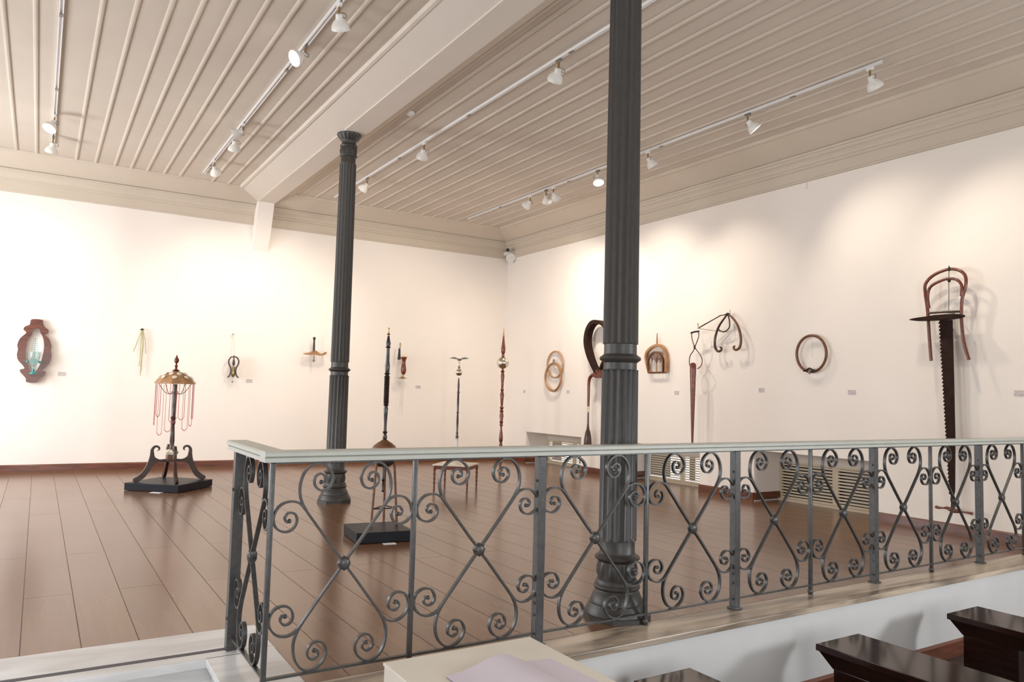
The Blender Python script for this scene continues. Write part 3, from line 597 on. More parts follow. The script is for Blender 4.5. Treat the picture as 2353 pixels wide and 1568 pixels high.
MB().tube([(4.02, 12.98, 1.93), (4.02, 13.09, 1.93)], 0.006, 6).build('wall_pin', 'steel', t)
for x_ in (4.07, 4.12, 4.17): MB().tube([(x_, 12.95, 1.90), (x_+0.004, 12.95, 1.85)], 0.0025, 5).build('ring_chain', 'steel', t)
# hanging vase
t = thing('hanging_vase', 'red wooden turned vase with black candle stub and trailing threads, on the back wall', 'wall ornament', (5.70, 12.95, 0.95))
MB().lathe([(1.62, 0.020), (1.635, 0.034), (1.67, 0.046), (1.71, 0.052), (1.76, 0.046), (1.83, 0.034), (1.88, 0.036), (1.915, 0.050), (1.93, 0.058), (1.945, 0.050)], (5.715, 12.95, 0), 20, lambda z, a: 1+0.04*math.cos(6*a)).build('vase_body', 'red_wood', t, True)
MB().lathe([(1.895, 0.030), (1.93, 0.028), (2.02, 0.022), (2.10, 0.018), (2.105, 0.006)], (5.628, 12.97, 0), 12).build('black_stub', 'black', t, True)
MB().lathe([(2.105, 0.005), (2.13, 0.012), (2.17, 0.020), (2.20, 0.010), (2.21, 0.004)], (5.640, 12.97, 0), 12).build('finial', 'brass', t, True)
MB().lathe([(1.54, 0.006), (1.55, 0.095), (1.556, 0.080), (1.575, 0.030), (1.60, 0.018), (1.62, 0.020)], (5.70, 12.95, 0), 24).build('brass_foot', 'brass', t, True)
MB().lathe([(1.94, 0.03), (1.96, 0.045), (1.99, 0.03), (2.02, 0.01)], (5.74, 12.95, 0), 14).build('shell_cup', 'shell', t, True)
MB().tube([(5.67, 12.97, 1.93), (5.67, 13.09, 1.95)], 0.006, 6).build('wall_pin', 'steel', t)
for k in range(5):
    x_ = 5.67+0.015*k; e = 0.95+0.08*((k*7) % 4)
    MB().tube(catmull([(x_, 12.95, 1.55), (x_+0.006, 12.96, 1.3), (x_-0.008+0.01*(k % 2), 12.95, 1.05), (x_-0.02, 12.96, e-0.1)], 4), 0.0018, 4).build('thread', 'string', t)

# ------------------------------------------------------------------ objects on the right wall
t = thing('linked_hoops', 'two pale wooden hoops linked one above the other on the right wall', 'hoop', (7.96, 11.31, 1.39))
def ringpts(cy, cz, ry, rz, x, n=40): return [Vector((x, cy+ry*math.cos(2*math.pi*k/n), cz+rz*math.sin(2*math.pi*k/n))) for k in range(n)]
MB().tube(ringpts(11.305, 1.872, 0.245, 0.240, 7.975), 0.016, 8, closed=True).build('upper_hoop', 'pale_wood', t, True)
MB().tube(ringpts(11.308, 1.640, 0.250, 0.250, 7.945), 0.022, 8, closed=True).build('lower_hoop', 'tan_wood', t, True)
MB().lathe([(1.885, 0.02), (1.91, 0.028), (1.93, 0.018), (1.95, 0.022), (1.975, 0.005)], (7.95, 11.31, 0), 12).build('knob', 'steel', t, True)
# whip made of bentwood strap
t = thing('bentwood_strap', 'dark bentwood loop with a drooping whip handle, left of the near column', 'wall ornament', (7.88, 10.05, 0.48))
LO = [(9.70, 2.42), (9.78, 2.50), (9.916, 2.552), (10.06, 2.545), (10.160, 2.460), (10.212, 2.335), (10.214, 2.19), (10.15, 2.02), (10.08, 1.90), (9.965, 1.745), (9.88, 1.68)]
pts = catmull(Rr(LO, 7.88), 6); L_ = len(pts)
wd = [0.05+0.0*k for k in range(L_)]
MB().strip(pts, [0.030+0.055*math.sin(math.pi*min(1, k/L_))**1.2 for k in range(L_)], 0.12, (1, 0, 0)).build('strap_loop', 'saw_wood', t, True)
pts = catmull(Rr([(9.70, 2.42), (9.60, 2.25), (9.62, 2.05), (9.713, 1.93), (9.757, 1.86), (9.85, 1.72)], 7.88), 6)
MB().strip(pts, 0.035, 0.12, (1, 0, 0)).build('strap_loop', 'saw_wood', t, True)
mb = MB(); mb.prism(catmull(Rr([(9.80, 1.745), (9.78, 1.66), (9.82, 1.615), (9.94, 1.622), (9.99, 1.66), (9.965, 1.725), (9.90, 1.75)], 7.82), 3, True), (0.09, 0, 0)); mb.build('knot', 'red_wood', t)
pts = catmull(Rr([(9.93, 1.69), (10.03, 1.672), (10.115, 1.62), (10.142, 1.52), (10.142, 1.35), (10.142, 1.14)], 7.86), 6); L_ = len(pts)
MB().tube(pts, [0.034-0.014*k/L_ for k in range(L_)], 10).build('curved_stem', 'red_wood', t, True)
MB().lathe([(1.04, 0.006), (1.06, 0.022), (1.10, 0.020), (1.13, 0.024), (1.15, 0.010)], (7.86, 10.142, 0), 12).build('white_ferrule', 'shell', t, True)
MB().tube([(7.90, 9.93, 2.55), (7.998, 9.93, 2.55)], 0.008, 6).build('wall_pin', 'steel', t)
MB().lathe([(0.485, 0.058), (0.505, 0.072), (0.52, 0.066), (0.60, 0.062), (0.70, 0.046), (0.77, 0.024), (0.85, 0.016), (1.04, 0.014)], (7.86, 10.142, 0), 20).build('brush_head', 'dark_wood', t, True)
# arched rack
t = thing('arched_rack', 'tan wooden double-arched rack with a spike on top, right of the near column', 'wall ornament', (7.95, 8.59, 1.69))
A1 = [(8.748, 1.692), (8.799, 1.804), (8.836, 1.93), (8.811, 2.016), (8.723, 2.078), (8.611, 2.110), (8.516, 2.100), (8.445, 2.053), (8.405, 1.97), (8.388, 1.851), (8.393, 1.705)]
MB().strip(catmull(Rr(A1, 7.96), 5), 0.038, 0.05, (1, 0, 0)).build('outer_arch', 'tan_wood', t, True)
A2 = [(8.755, 1.70), (8.775, 1.82), (8.765, 1.905), (8.70, 1.975), (8.609, 2.010), (8.52, 1.985), (8.455, 1.91), (8.44, 1.82), (8.44, 1.70)]
MB().strip(catmull(Rr(A2, 7.94), 5), 0.024, 0.04, (1, 0, 0)).build('inner_arch', 'brown_wood', t, True)
MB().tube(Rr([(8.755, 1.695), (8.39, 1.700)], 7.95), 0.014, 8).build('foot_bar', 'brown_wood', t, True)
MB().tube(Rr([(8.580, 1.70), (8.582, 2.00)], 7.94), 0.010, 8).build('centre_rod', 'tan_wood', t, True)
MB().lathe([(2.09, 0.022), (2.13, 0.016), (2.30, 0.006)], (7.95, 8.590, 0), 10).build('spike', 'tan_wood', t, True)
for s_ in (-1, 1):
    for q in range(3):
        z = 1.90+0.03*q; MB().tube(catmull(Rr([(8.58, z-0.05), (8.58+s_*0.05, z), (8.58+s_*(0.085+0.01*q), z+0.01), (8.58+s_*0.10, z-0.03), (8.58+s_*0.08, z-0.04)], 7.93), 5), 0.006, 6).build('scroll', 'brown_wood', t, True)
# curved hanger with arm, figure eight and club
t = thing('bentwood_hanger', 'hanging bentwood scrolls with a slanting arm on the right wall', 'wall ornament', (7.9, 7.16, 1.97))
HL = [(7.161, 2.475), (7.232, 2.403), (7.303, 2.325), (7.350, 2.237), (7.378, 2.142), (7.377, 2.052), (7.345, 1.990), (7.300, 1.973), (7.262, 1.992), (7.262, 2.022), (7.285, 2.030)]
HR = [(7.144, 2.475), (7.056, 2.410), (6.978, 2.311), (6.934, 2.201), (6.921, 2.094), (6.943, 2.015), (6.99, 1.985), (7.035, 1.995), (7.045, 2.025), (7.025, 2.035)]
for nm, P_, m_ in (('left_scroll', HL, 'dark_wood'), ('right_scroll', HR, 'brown_wood')):
    pts = catmull(Rr(P_, 7.90), 5); L_ = len(pts); MB().tube(pts, [0.012+0.006*math.sin(math.pi*k/L_) for k in range(L_)], 8).build('scroll', m_, t, True)
MB().tube(catmull(Rr([(7.161, 2.46), (7.139, 2.383), (7.138, 2.308), (7.177, 2.262), (7.239, 2.242), (7.293, 2.255), (7.33, 2.278)], 7.92), 5), 0.009, 8).build('inner_curve', 'black_wood', t, True)
MB().ball((7.90, 7.152, 2.475), 0.028, 12, (1.2, 1, 0.8)).build('top_knot', 'black_wood', t, True)
MB().tube(Rr([(7.17, 2.46), (7.176, 2.545)], 7.97), 0.005, 6).build('hook', 'steel', t)
MB().tube([(7.92, 7.20, 2.475), (7.87, 7.25, 2.465), (7.82, 7.608, 2.31)], 0.009, 8).build('arm', 'dark_wood', t, True)
MB().tube([(7.96, 7.196, 2.239), (7.90, 7.367, 2.258), (7.84, 7.66, 2.309)], 0.004, 6).build('stay_wire', 'steel', t)
MB().tube([(7.84, 7.60, 2.30), (7.84, 7.64, 2.33), (7.84, 7.635, 2.365), (7.84, 7.655, 2.385)], 0.007, 6).build('hook', 'brass', t, True)
t = thing('wire_figure_eight', 'figure-eight of dark cord hanging from the slanting arm', 'wall ornament', (7.85, 7.70, 1.74))
MB().tube(Rr([(7.775, 2.250), (7.70, 2.262), (7.622, 2.266)], 7.84), 0.013, 8).build('cross_bar', 'black_wood', t, True)
MB().tube(catmull(Rr([(7.631, 2.262), (7.625, 2.195), (7.665, 2.105), (7.700, 2.043), (7.724, 1.994), (7.786, 1.924), (7.802, 1.839), (7.778, 1.767), (7.725, 1.740)], 7.84), 5), 0.007, 8).build('cord', 'dark_wood', t, True)
MB().tube(catmull(Rr([(7.77, 2.256), (7.77, 2.195), (7.738, 2.101), (7.705, 2.042), (7.671, 2.000), (7.604, 1.933), (7.565, 1.855), (7.588, 1.778), (7.650, 1.737)], 7.85), 5), 0.007, 8).build('cord', 'brown_wood', t, True)
MB().ball((7.84, 7.702, 2.045), 0.016, 10, (1, 1, 2)).build('knot', 'black_wood', t, True)
t = thing('wooden_club', 'long tapering reddish wooden club hung point down through the figure-eight cord', 'club', (7.787, 7.68, 0.60))
MB().lathe([(0.60, 0.010), (0.75, 0.016), (1.10, 0.026), (1.45, 0.036), (1.72, 0.044), (1.785, 0.044), (1.81, 0.036), (1.822, 0.018)], (7.787, 7.677, 0), 20).build('club_shaft', 'red_wood', t, True)
# single hoop
t = thing('wooden_hoop', 'single reddish wooden hoop with a dark knot at the bottom', 'hoop', (7.95, 5.875, 1.65))
pts = ringpts(5.875, 1.900, 0.208, 0.222, 7.95, 48)[:]
MB().tube(pts, 0.017, 8, closed=True).build('hoop', 'brown_wood', t, True)
MB().tube(Rr([(5.97, 1.690), (5.93, 1.700), (5.885, 1.722), (5.84, 1.700), (5.79, 1.688)], 7.93), 0.012, 8).build('knot', 'black_wood', t, True)
MB().ball((7.92, 5.878, 1.675), 0.018, 10, (1, 0.8, 1.4)).build('clasp', 'steel', t, True)
MB().tube(Rr([(5.866, 2.06), (5.867, 1.86)], 7.96), 0.0022, 5).build('string', 'string', t)
# chair back with saw
t = thing('chair_back_sculpture', 'bentwood chair back mounted on the right wall, legs pointing down', 'chair', (7.87, 4.2, 1.77))
CO = [(4.373, 1.774), (4.388, 2.019), (4.404, 2.307), (4.428, 2.515), (4.414, 2.600), (4.331, 2.672), (4.200, 2.712), (4.100, 2.700), (4.030, 2.650), (4.010, 2.580), (4.020, 2.50), (4.049, 2.40), (4.061, 2.25), (4.055, 2.081), (4.035, 1.93), (3.993, 1.775)]
pts = catmull(Rr(CO, 7.87), 6); L_ = len(pts)
MB().tube(pts, [0.0165]*L_, 10).build('back_hoop', 'red_wood', t, True)
CI = [(4.382, 2.325), (4.394, 2.45), (4.363, 2.549), (4.251, 2.603), (4.162, 2.613), (4.090, 2.590), (4.048, 2.525), (4.055, 2.42)]
MB().tube(catmull(Rr(CI, 7.86), 6), 0.015, 10).build('inner_hoop', 'red_wood', t, True)
MB().tube([(7.87, 4.397, 2.276), (7.86, 4.23, 2.276), (7.87, 4.058, 2.268)], 0.012, 8).build('rail', 'dark_wood', t, True)
MB().tube([(7.86, 4.172, 2.75), (7.86, 4.180, 2.27)], 0.005, 6).build('rod', 'steel', t, True)
MB().ball((7.86, 4.172, 2.60), 0.016, 8, (1, 1.2, 1.6)).build('clasp', 'black', t, True); MB().ball((7.86, 4.168, 2.715), 0.014, 8, (1, 1, 1.8)).build('clasp', 'black', t, True)
MB().tube([(7.87, 4.2, 2.27), (8.0, 4.2, 2.27)], 0.008, 6).build('wall_pin', 'steel', t)
mb = MB()
S_ = [(4.545, 2.208), (4.50, 2.222), (4.369, 2.232), (4.25, 2.240), (4.036, 2.232), (4.06, 2.198), (4.269, 2.190), (4.473, 2.196)]
mb.prism(catmull(Rr(S_, 7.77), 3, True), (0.10, 0, 0)); mb.build('seat_slat', 'saw_wood', t)
t = thing('pit_saw', 'long dark saw blade with red teeth and turned red handle hanging below the chair back', 'saw', (7.88, 4.2, 0.25))
z0, z1 = 0.42, 2.19; out = []; N_ = 46
for k in range(N_+1):
    q = k/N_; z = z1-(z1-z0)*q; yy = 4.277-(4.277-4.200)*(1-(1-q)**1.0)
    out.append((yy, z)); out.append((yy+0.018*(1-0.35*q), z-(z1-z0)/N_*0.75))
out = out[:-1]+[(4.185, 0.40), (4.165, 0.40), (4.153, 0.46), (4.142, 0.983), (4.152, 2.19)]
mb = MB(); mb.prism(Rr(out, 7.87), (0.012, 0, 0)); mb.build('blade', 'saw_wood', t)
pts = catmull(Rr([(4.345, 0.276), (4.315, 0.272), (4.27, 0.275), (4.225, 0.280), (4.175, 0.265), (4.12, 0.262), (4.07, 0.262), (4.02, 0.262), (3.985, 0.258)], 7.87), 4); L_ = len(pts)
rr_ = [0.016, 0.014, 0.008, 0.016, 0.026, 0.018, 0.009, 0.010, 0.016]
MB().tube(pts, [rr_[min(8, int(k/4))]*(1-(k % 4)/4)+rr_[min(8, int(k/4)+1)]*((k % 4)/4) for k in range(L_)], 12).build('handle', 'red_wood', t, True)
MB().lathe([(0.29, 0.020), (0.33, 0.016), (0.37, 0.022), (0.41, 0.018)], (7.876, 4.176, 0), 12).build('ferrule', 'black', t, True)
MB().tube([(7.88, 4.21, 2.1), (8.0, 4.21, 2.1)], 0.008, 6).build('wall_pin', 'steel', t)

# ------------------------------------------------------------------ pedestals and free-standing pieces
def pedestal(x, y, s_, h, rz, lb):
    t = MB(); t.box((-s_/2, -s_/2, 0.004), (s_/2, s_/2, h), 0.004)
    o = t.build('display_plinth', 'pedestal'); o.location = (x, y, 0); o.rotation_euler = (0, 0, R(rz)); tag(o, lb, 'plinth', 'low black display plinths'); return o
pedestal(1.50, 10.60, 0.74, 0.095, -42, 'low black square plinth under the bead-hung stand')
pedestal(2.66, 6.47, 0.50, 0.095, -7, 'low black plinth under the stool, seen through the railing')
o = MB().box((-0.07, -0.035, 0.0), (0.07, 0.035, 0.003)).build('floor_card', 'white_card'); o.location = (1.30, 10.22, 0.001); o.rotation_euler = (0, 0, R(-42)); tag(o, 'small white card on the floor at the foot of the left plinth', 'card', 'white floor cards')
o = MB().box((-0.055, -0.03, 0.0), (0.055, 0.03, 0.003)).build('floor_card', 'white_card'); o.location = (2.65, 6.17, 0.001); o.rotation_euler = (0, 0, R(-7)); tag(o, 'small white card on the floor before the plinth behind the railing', 'card', 'white floor cards')

# umbrella-like stand with bead strings
CX, CY, PZ = 1.50, 10.60, 0.095
t = thing('bead_stand', 'dark wooden stand with scroll legs and a tan dome hung with red beads', 'stand', (CX, CY, PZ))
MB().lathe([(0.40, 0.030), (0.47, 0.045), (0.51, 0.034), (0.56, 0.026), (0.60, 0.030), (0.70, 0.026), (0.80, 0.020), (0.84, 0.030), (0.865, 0.024), (0.90, 0.036), (0.925, 0.022), (1.05, 0.027), (1.20, 0.032), (1.26, 0.022), (1.30, 0.028), (1.33, 0.024)], (CX, CY, 0), 20).build('turned_pole', 'dark_wood', t, True)
LEG = [(0.055, 0.375), (0.13, 0.37), (0.19, 0.40), (0.205, 0.45), (0.21, 0.50), (0.185, 0.525), (0.16, 0.515), (0.155, 0.49), (0.175, 0.478), (0.145, 0.487), (0.137, 0.52), (0.165, 0.548), (0.21, 0.545), (0.245, 0.50), (0.250, 0.43), (0.27, 0.34), (0.315, 0.24), (0.38, 0.17), (0.425, 0.145), (0.43, 0.115), (0.40, 0.097), (0.36, 0.105), (0.30, 0.15), (0.24, 0.24), (0.20, 0.31), (0.14, 0.335), (0.055, 0.335)]
for k in range(4):
    a = R(3+90*k); c_, s_ = math.cos(a), math.sin(a)
    pts = [Vector((CX+c_*r-s_*-0.018, CY+s_*r+c_*-0.018, z)) for r, z in LEG]
    pts = catmull(pts, 2, True)
    MB().prism(pts, (-s_*0.036, c_*0.036, 0)).build('scroll_leg', 'dark_wood', t)
MB().box((CX-0.05, CY-0.05, 0.34), (CX+0.05, CY+0.05, 0.43), 0.008).build('hub_block', 'brown_wood', t)
MB().lathe([(0.43, 0.06), (0.46, 0.075), (0.49, 0.05), (0.50, 0.03)], (CX, CY, 0), 16, lambda z, a: 1+0.2*math.cos(5*a)).build('shell_ring', 'shell', t, True)
mb = MB(); mb.lathe([(1.335, 0.225), (1.338, 0.245), (1.345, 0.245), (1.40, 0.205), (1.44, 0.155), (1.47, 0.105), (1.495, 0.05), (1.50, 0.03), (1.485, 0.03), (1.45, 0.10), (1.40, 0.185), (1.345, 0.23)], (CX, CY, 0), 20, lambda z, a: 1+0.02*math.cos(10*a)); mb.build('dome', 'tan_wood', t)
MB().lathe([(1.50, 0.03), (1.515, 0.05), (1.52, 0.02), (1.545, 0.012), (1.565, 0.022), (1.58, 0.010), (1.60, 0.012), (1.625, 0.030), (1.65, 0.030), (1.675, 0.014), (1.71, 0.003)], (CX, CY, 0), 16).build('finial', 'red_wood', t, True)
for k in range(16):
    a = 2*math.pi*k/16+0.2; r = 0.19 if k % 2 else 0.125; z = 1.422 if k % 2 else 1.467
    MB().lathe([(-0.003, 0.030), (0.006, 0.026), (0.008, 0.012)], (CX+r*math.cos(a), CY+r*math.sin(a), z), 10, None, (math.cos(a)*0.6, math.sin(a)*0.6, 0.8)).build('pale_patch', 'shell', t, True)
import itertools
def beads(p0, p1, drop, n, r=0.0062):
    mb = MB(); p0, p1 = Vector(p0), Vector(p1)
    for k in range(n+1):
        q = k/n; p = p0.lerp(p1, q); sag = drop*(1-(2*q-1)**6)
        g_ = bmesh.ops.create_icosphere(mb.bm, subdivisions=1, radius=r)
        c = Vector((p.x, p.y, p.z-sag))
        for v in g_['verts']: v.co += c
    return mb
for k in range(9):
    a0 = 2*math.pi*k/9+0.15; a1 = a0+0.34
    dr = [0.52, 0.44, 0.60, 0.40, 0.50, 0.62, 0.46, 0.56, 0.42][k]
    pt = lambda a, r=0.228: (CX+r*math.cos(a), CY+r*math.sin(a), 1.335)
    # vertical runs then the bottom loop
    mb = MB(); path = []
    P0, P1 = Vector(pt(a0)), Vector(pt(a1))
    for q in range(25): path.append(P0+Vector((0, 0, -dr*q/24)))
    for q in range(1, 7): path.append(P0.lerp(P1, q/7)+Vector((0, 0, -dr-0.03*math.sin(math.pi*q/7))))
    for q in range(25): path.append(P1+Vector((0, 0, -dr+dr*q/24)))
    fine = []
    for u, v in zip(path, path[1:]): fine += [u, (u+v)/2]
    for c in fine:
        g_ = bmesh.ops.create_icosphere(mb.bm, subdivisions=1, radius=0.0052)
        for vv in g_['verts']: vv.co += c
    mb.build('bead_string', 'bead', t)
for k in range(4):
    a0 = math.pi/2*k+0.4; a1 = a0+1.1
    P0, P1 = Vector((CX+0.225*math.cos(a0), CY+0.225*math.sin(a0), 1.335)), Vector((CX+0.03*math.cos(a1), CY+0.03*math.sin(a1), 1.24))
    MB().tube(catmull([P0, P0.lerp(P1, 0.4)+Vector((0, 0, -0.07)), P0.lerp(P1, 0.75)+Vector((0, 0, -0.06)), P1], 5), 0.004, 6).build('swag', 'brown_wood', t, True)

# stool with domed seat and tall turned staff
SX, SY, SZ = 2.75, 6.60, 0.095
t = thing('domed_stool', 'tall stool with brown domed seat, thin legs and tall black turned staff', 'stool', (SX, SY, SZ))
MB().lathe([(0.775, 0.112), (0.785, 0.113), (0.81, 0.100), (0.835, 0.068), (0.855, 0.035), (0.865, 0.024)], (SX, SY, 0), 28).build('dome_seat', 'brown_wood', t, True)
MB().lathe([(0.615, 0.010), (0.62, 0.055), (0.65, 0.095), (0.70, 0.108), (0.745, 0.112), (0.775, 0.112)], (SX, SY, 0), 28).build('seat_bowl', 'leather', t, True)
st_ = [(0.865, 0.016), (0.89, 0.022), (0.92, 0.013), (0.935, 0.024), (0.945, 0.014), (1.00, 0.013), (1.10, 0.018), (1.15, 0.021), (1.175, 0.015), (1.185, 0.028), (1.195, 0.017)]
st_ += [(1.20+0.0085*k, 0.024+(0.003 if k % 2 else -0.002)) for k in range(31)]
st_ += [(1.465, 0.016), (1.475, 0.030), (1.485, 0.018), (1.50, 0.021), (1.55, 0.023), (1.60, 0.017), (1.68, 0.015), (1.715, 0.015), (1.722, 0.026), (1.730, 0.017), (1.76, 0.023), (1.785, 0.016), (1.83, 0.010)]
MB().lathe(st_, (SX, SY, 0), 18).build('turned_staff', 'black_wood', t, True)
MB().lathe([(1.835, 0.008), (1.845, 0.018), (1.850, 0.010), (1.875, 0.004), (1.90, 0.010), (1.905, 0.004)], (SX, SY, 0), 10).build('brass_tip', 'brass', t, True)
for k in range(3):
    a = R([205, 325, 60][k]); c_, s_ = math.cos(a), math.sin(a)
    MB().tube([(SX+0.095*c_, SY+0.095*s_, 0.70), (SX+0.125*c_, SY+0.125*s_, 0.30), (SX+0.14*c_, SY+0.14*s_, SZ)], [0.012, 0.011, 0.012], 8).build('leg', 'brown_wood', t, True)
p_ = [Vector((SX+0.130*math.cos(R(a)), SY+0.130*math.sin(R(a)), 0.245)) for a in (205, 325, 60)]
for i, j in ((0, 1), (1, 2), (2, 0)): MB().tube([p_[i], p_[j]], 0.006, 6).build('stretcher', 'black_wood', t)
MB().lathe([(0.385, 0.006), (0.40, 0.015), (0.42, 0.010), (0.45, 0.012), (0.48, 0.008), (0.50, 0.020), (0.53, 0.012), (0.615, 0.010)], (SX, SY, 0), 12).build('drop_finial', 'black_wood', t, True)

# low side table with bird staff on it
TX, TY = 4.98, 9.38
t = thing('low_table', 'low wooden table with pale top and four turned legs behind the railing', 'table', (TX, TY, 0))
cr = [Vector((TX+0.33*math.cos(R(a)), TY+0.33*math.sin(R(a)), 0)) for a in (0, 90, 180, 270)]
mb = MB(); mb.prism([c+Vector((0, 0, 0.318))+(c-Vector((TX, TY, 0)))*0.1 for c in cr], (0, 0, 0.016)); mb.build('tabletop', 'shell', t)
mb = MB()
for i in range(4):
    a, b_ = cr[i], cr[(i+1) % 4]; mb.strip([a+Vector((0, 0, 0.292)), b_+Vector((0, 0, 0.292))], 0.014, 0.05, (0, 0, 1))
mb.build('apron', 'red_wood', t)
for c in cr:
    MB().lathe([(0.0, 0.010), (0.03, 0.015), (0.05, 0.010), (0.08, 0.018), (0.11, 0.011), (0.14, 0.018), (0.17, 0.012), (0.20, 0.019), (0.23, 0.012), (0.26, 0.020), (0.30, 0.020)], (c.x, c.y, 0), 12).build('leg', 'red_wood', t, True)
t = thing('bird_staff', 'thin dark turned staff with silver ball and small bird on top, on a white foot', 'staff', (TX, TY, 0.334))
MB().lathe([(0.334, 0.17), (0.345, 0.165), (0.365, 0.11), (0.39, 0.06), (0.41, 0.035)], (TX, TY, 0), 24, lambda z, a: 1+0.06*math.cos(9*a)).build('shell_foot', 'shell', t, True)
MB().lathe([(0.41, 0.026), (0.44, 0.024), (0.60, 0.020), (0.66, 0.018), (0.67, 0.026), (0.68, 0.02)], (TX, TY, 0), 16).build('white_stem', 'white', t, True)
MB().lathe([(0.68, 0.018), (0.71, 0.022), (0.73, 0.013), (0.75, 0.018), (0.78, 0.012), (0.90, 0.017), (1.02, 0.012), (1.04, 0.018), (1.06, 0.012), (1.15, 0.016), (1.30, 0.014), (1.32, 0.020), (1.34, 0.012), (1.42, 0.016), (1.52, 0.008)], (TX, TY, 0), 14).build('turned_staff', 'dark_wood', t, True)
MB().ball((TX, TY, 1.60), 0.050, 20).build('silver_ball', 'silver', t, True)
MB().lathe([(1.645, 0.012), (1.67, 0.02), (1.69, 0.010), (1.72, 0.018), (1.75, 0.006)], (TX, TY, 0), 12).build('neck', 'silver', t, True)
mb = MB(); mb.ball((TX, TY, 1.775), 0.020, 12, (1.8, 0.8, 0.8)); mb.build('bird_body', 'steel', t, True)
for s_ in (-1, 1):
    dx, dy = s_*0.849, -s_*0.528
    MB().prism([Vector((TX+dx*0.01, TY+dy*0.01, 1.79)), Vector((TX+dx*0.07, TY+dy*0.07, 1.815)), Vector((TX+dx*0.13, TY+dy*0.13, 1.80)), Vector((TX+dx*0.06, TY+dy*0.06, 1.79))], (0.006, 0.01, -0.006)).build('wing', 'steel', t)

# staff with silver ball in the corner
QX, QY = 6.80, 11.20
t = thing('ball_staff', 'tall red turned staff with a silver glass ball, standing near the room corner', 'staff', (QX, QY, 0))
MB().lathe([(0.0, 0.05), (0.012, 0.05), (0.02, 0.025), (0.06, 0.018), (0.15, 0.026), (0.25, 0.018), (0.36, 0.018), (0.40, 0.022), (0.44, 0.030), (0.48, 0.020), (0.50, 0.030), (0.55, 0.034), (0.62, 0.030), (0.70, 0.018), (0.76, 0.018), (0.78, 0.034), (0.80, 0.022), (0.83, 0.034), (0.85, 0.024), (0.93, 0.036), (1.00, 0.026), (1.02, 0.038), (1.04, 0.020), (1.08, 0.036), (1.10, 0.020), (1.20, 0.026), (1.30, 0.036), (1.36, 0.020), (1.38, 0.034), (1.40, 0.020), (1.52, 0.024), (1.62, 0.034), (1.68, 0.022), (1.70, 0.038), (1.72, 0.020), (1.745, 0.016)], (QX, QY, 0), 18).build('turned_shaft', 'red_wood', t, True)
MB().ball((QX, QY, 1.850), 0.108, 28).build('silver_ball', 'silver', t, True)
MB().lathe([(1.945, 0.016), (1.97, 0.030), (1.99, 0.018), (2.03, 0.036), (2.10, 0.038), (2.20, 0.024), (2.30, 0.014)], (QX, QY, 0), 18).build('upper_spindle', 'red_wood', t, True)
MB().lathe([(2.30, 0.014), (2.31, 0.020), (2.36, 0.010), (2.45, 0.003)], (QX, QY, 0), 12).build('tan_tip', 'tan_wood', t, True)

# ------------------------------------------------------------------ lower room: podium, papers, benches
t = thing('white_podium', 'white box podium against the dais wall, under lilac papers', 'podium', (1.74, 2.6, ZL))
MB().box((1.355, 2.15, ZL+0.002), (2.115, 3.165, 0.118), 0.004).build('body', 'podium', t)
MB().box((1.350, 2.145, 0.118), (2.120, 3.168, 0.132), 0.003).build('top_board', 'podium', t)
zt = 0.133
def sheet(pts, th, name, m_, lb, grp='lilac papers on the podium'):
    mb = MB(); mb.prism([Vector((x, y, zt)) for x, y in pts], (0, 0, th)); o = mb.build(name, m_); tag(o, lb, 'paper', grp); return o
mb = MB()
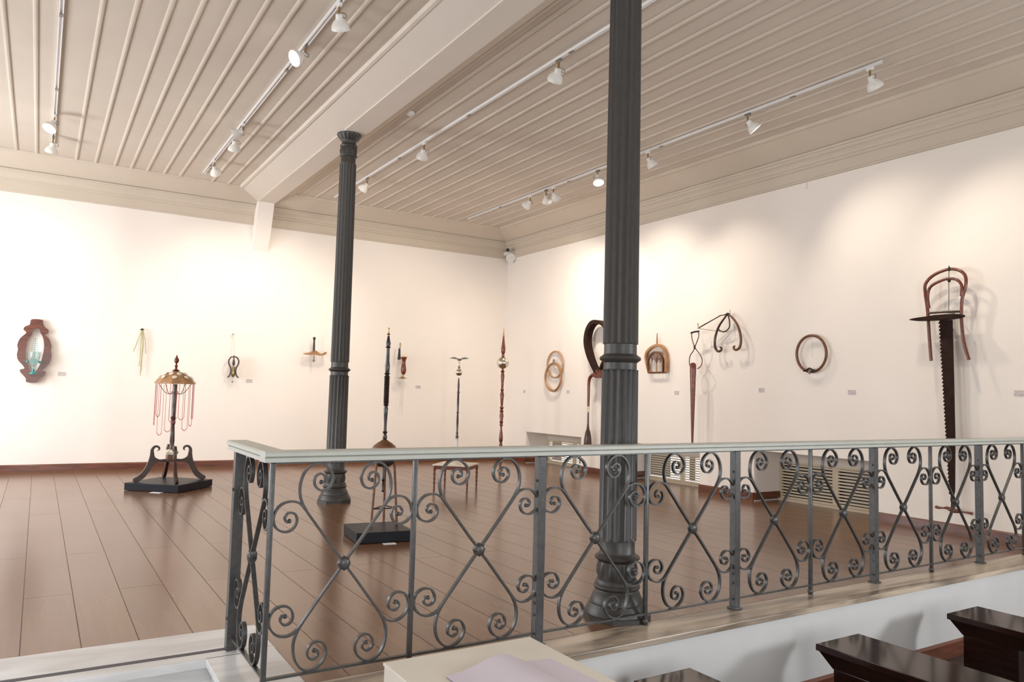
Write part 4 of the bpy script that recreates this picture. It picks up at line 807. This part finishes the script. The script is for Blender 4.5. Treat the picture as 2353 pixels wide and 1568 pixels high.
# open booklet: curling cover made of a bent sheet
t = thing('open_booklet', 'open lilac booklet with a curling page on the podium, left of the flat sheet', 'booklet', (1.70, 2.65, zt))
def curl(x0, x1, y0, y1, prof, nm, m_, dz=0.0, skew=0.0):
    mb = MB(); n = 14; rows = []
    for i in range(n+1):
        q = i/n; xx = x0+(x1-x0)*q; z = zt+dz+prof(q)
        rows.append([mb.bm.verts.new((xx+skew*0, y1+skew*q, z)), mb.bm.verts.new((xx+skew*0, y0+skew*q, z)), mb.bm.verts.new((xx, y0+skew*q, z-0.0025)), mb.bm.verts.new((xx, y1+skew*q, z-0.0025))])
    for a, b_ in zip(rows, rows[1:]):
        for k in range(4): mb.bm.faces.new((a[k], a[(k+1) % 4], b_[(k+1) % 4], b_[k]))
    mb.bm.faces.new(rows[0][::-1]); mb.bm.faces.new(rows[-1]); mb.build(nm, m_, t, True)
curl(1.515, 1.90, 2.38, 2.885, lambda q: 0.006+0.046*max(0, math.sin(math.pi*(q**1.7)))**1.3, 'curled_page', 'paper')
curl(1.51, 1.89, 2.37, 2.875, lambda q: 0.0035, 'page_block', 'paper_edge')
sheet([(1.905, 2.40), (2.06, 2.39), (2.03, 2.86), (1.905, 2.885)], 0.0015, 'lilac_sheet', 'paper', 'flat lilac sheet of paper on the podium right of the booklet')

def bench(x0, x1, y1, lb):
    t = thing('wooden_bench', lb, 'bench', ((x0+x1)/2, y1-1.2, ZL), 'dark polished benches below the railing')
    y0 = y1-2.4; zt_ = -0.10
    MB().box((x0, y0, zt_-0.038), (x1, y1, zt_), 0.004).build('seat_board', 'bench', t)
    mb = MB(); a, b_ = zt_-0.038, zt_-0.13
    i0 = 0.012; i1 = 0.055
    top = [(x0+i0, y0+i0), (x1-i0, y0+i0), (x1-i0, y1-i0), (x0+i0, y1-i0)]; bot = [(x0+i1, y0+i1), (x1-i1, y0+i1), (x1-i1, y1-i1-0.02), (x0+i1, y1-i1-0.02)]
    tv = [mb.bm.verts.new((x, y, a)) for x, y in top]; bv = [mb.bm.verts.new((x, y, b_)) for x, y in bot]
    for k in range(4): mb.bm.faces.new((tv[k], tv[(k+1) % 4], bv[(k+1) % 4], bv[k]))
    mb.bm.faces.new(tv); mb.bm.faces.new(bv[::-1]); mb.build('tapered_apron', 'bench', t)
    for (p, q) in ((y1-0.42, y1-0.078), (y0+0.078, y0+0.42)): MB().box((x0+0.058, p, ZL+0.001), (x1-0.058, q, zt_-0.13), 0.003).build('leg', 'bench', t)
bench(2.618, 3.008, 2.97, 'dark bench whose corner just shows at the bottom edge, right of the podium')
bench(3.965, 4.378, 2.905, 'dark polished wooden bench in the middle of the lower right row')
bench(5.352, 5.750, 2.89, 'dark polished wooden bench farthest right, partly cut by the photo edge')
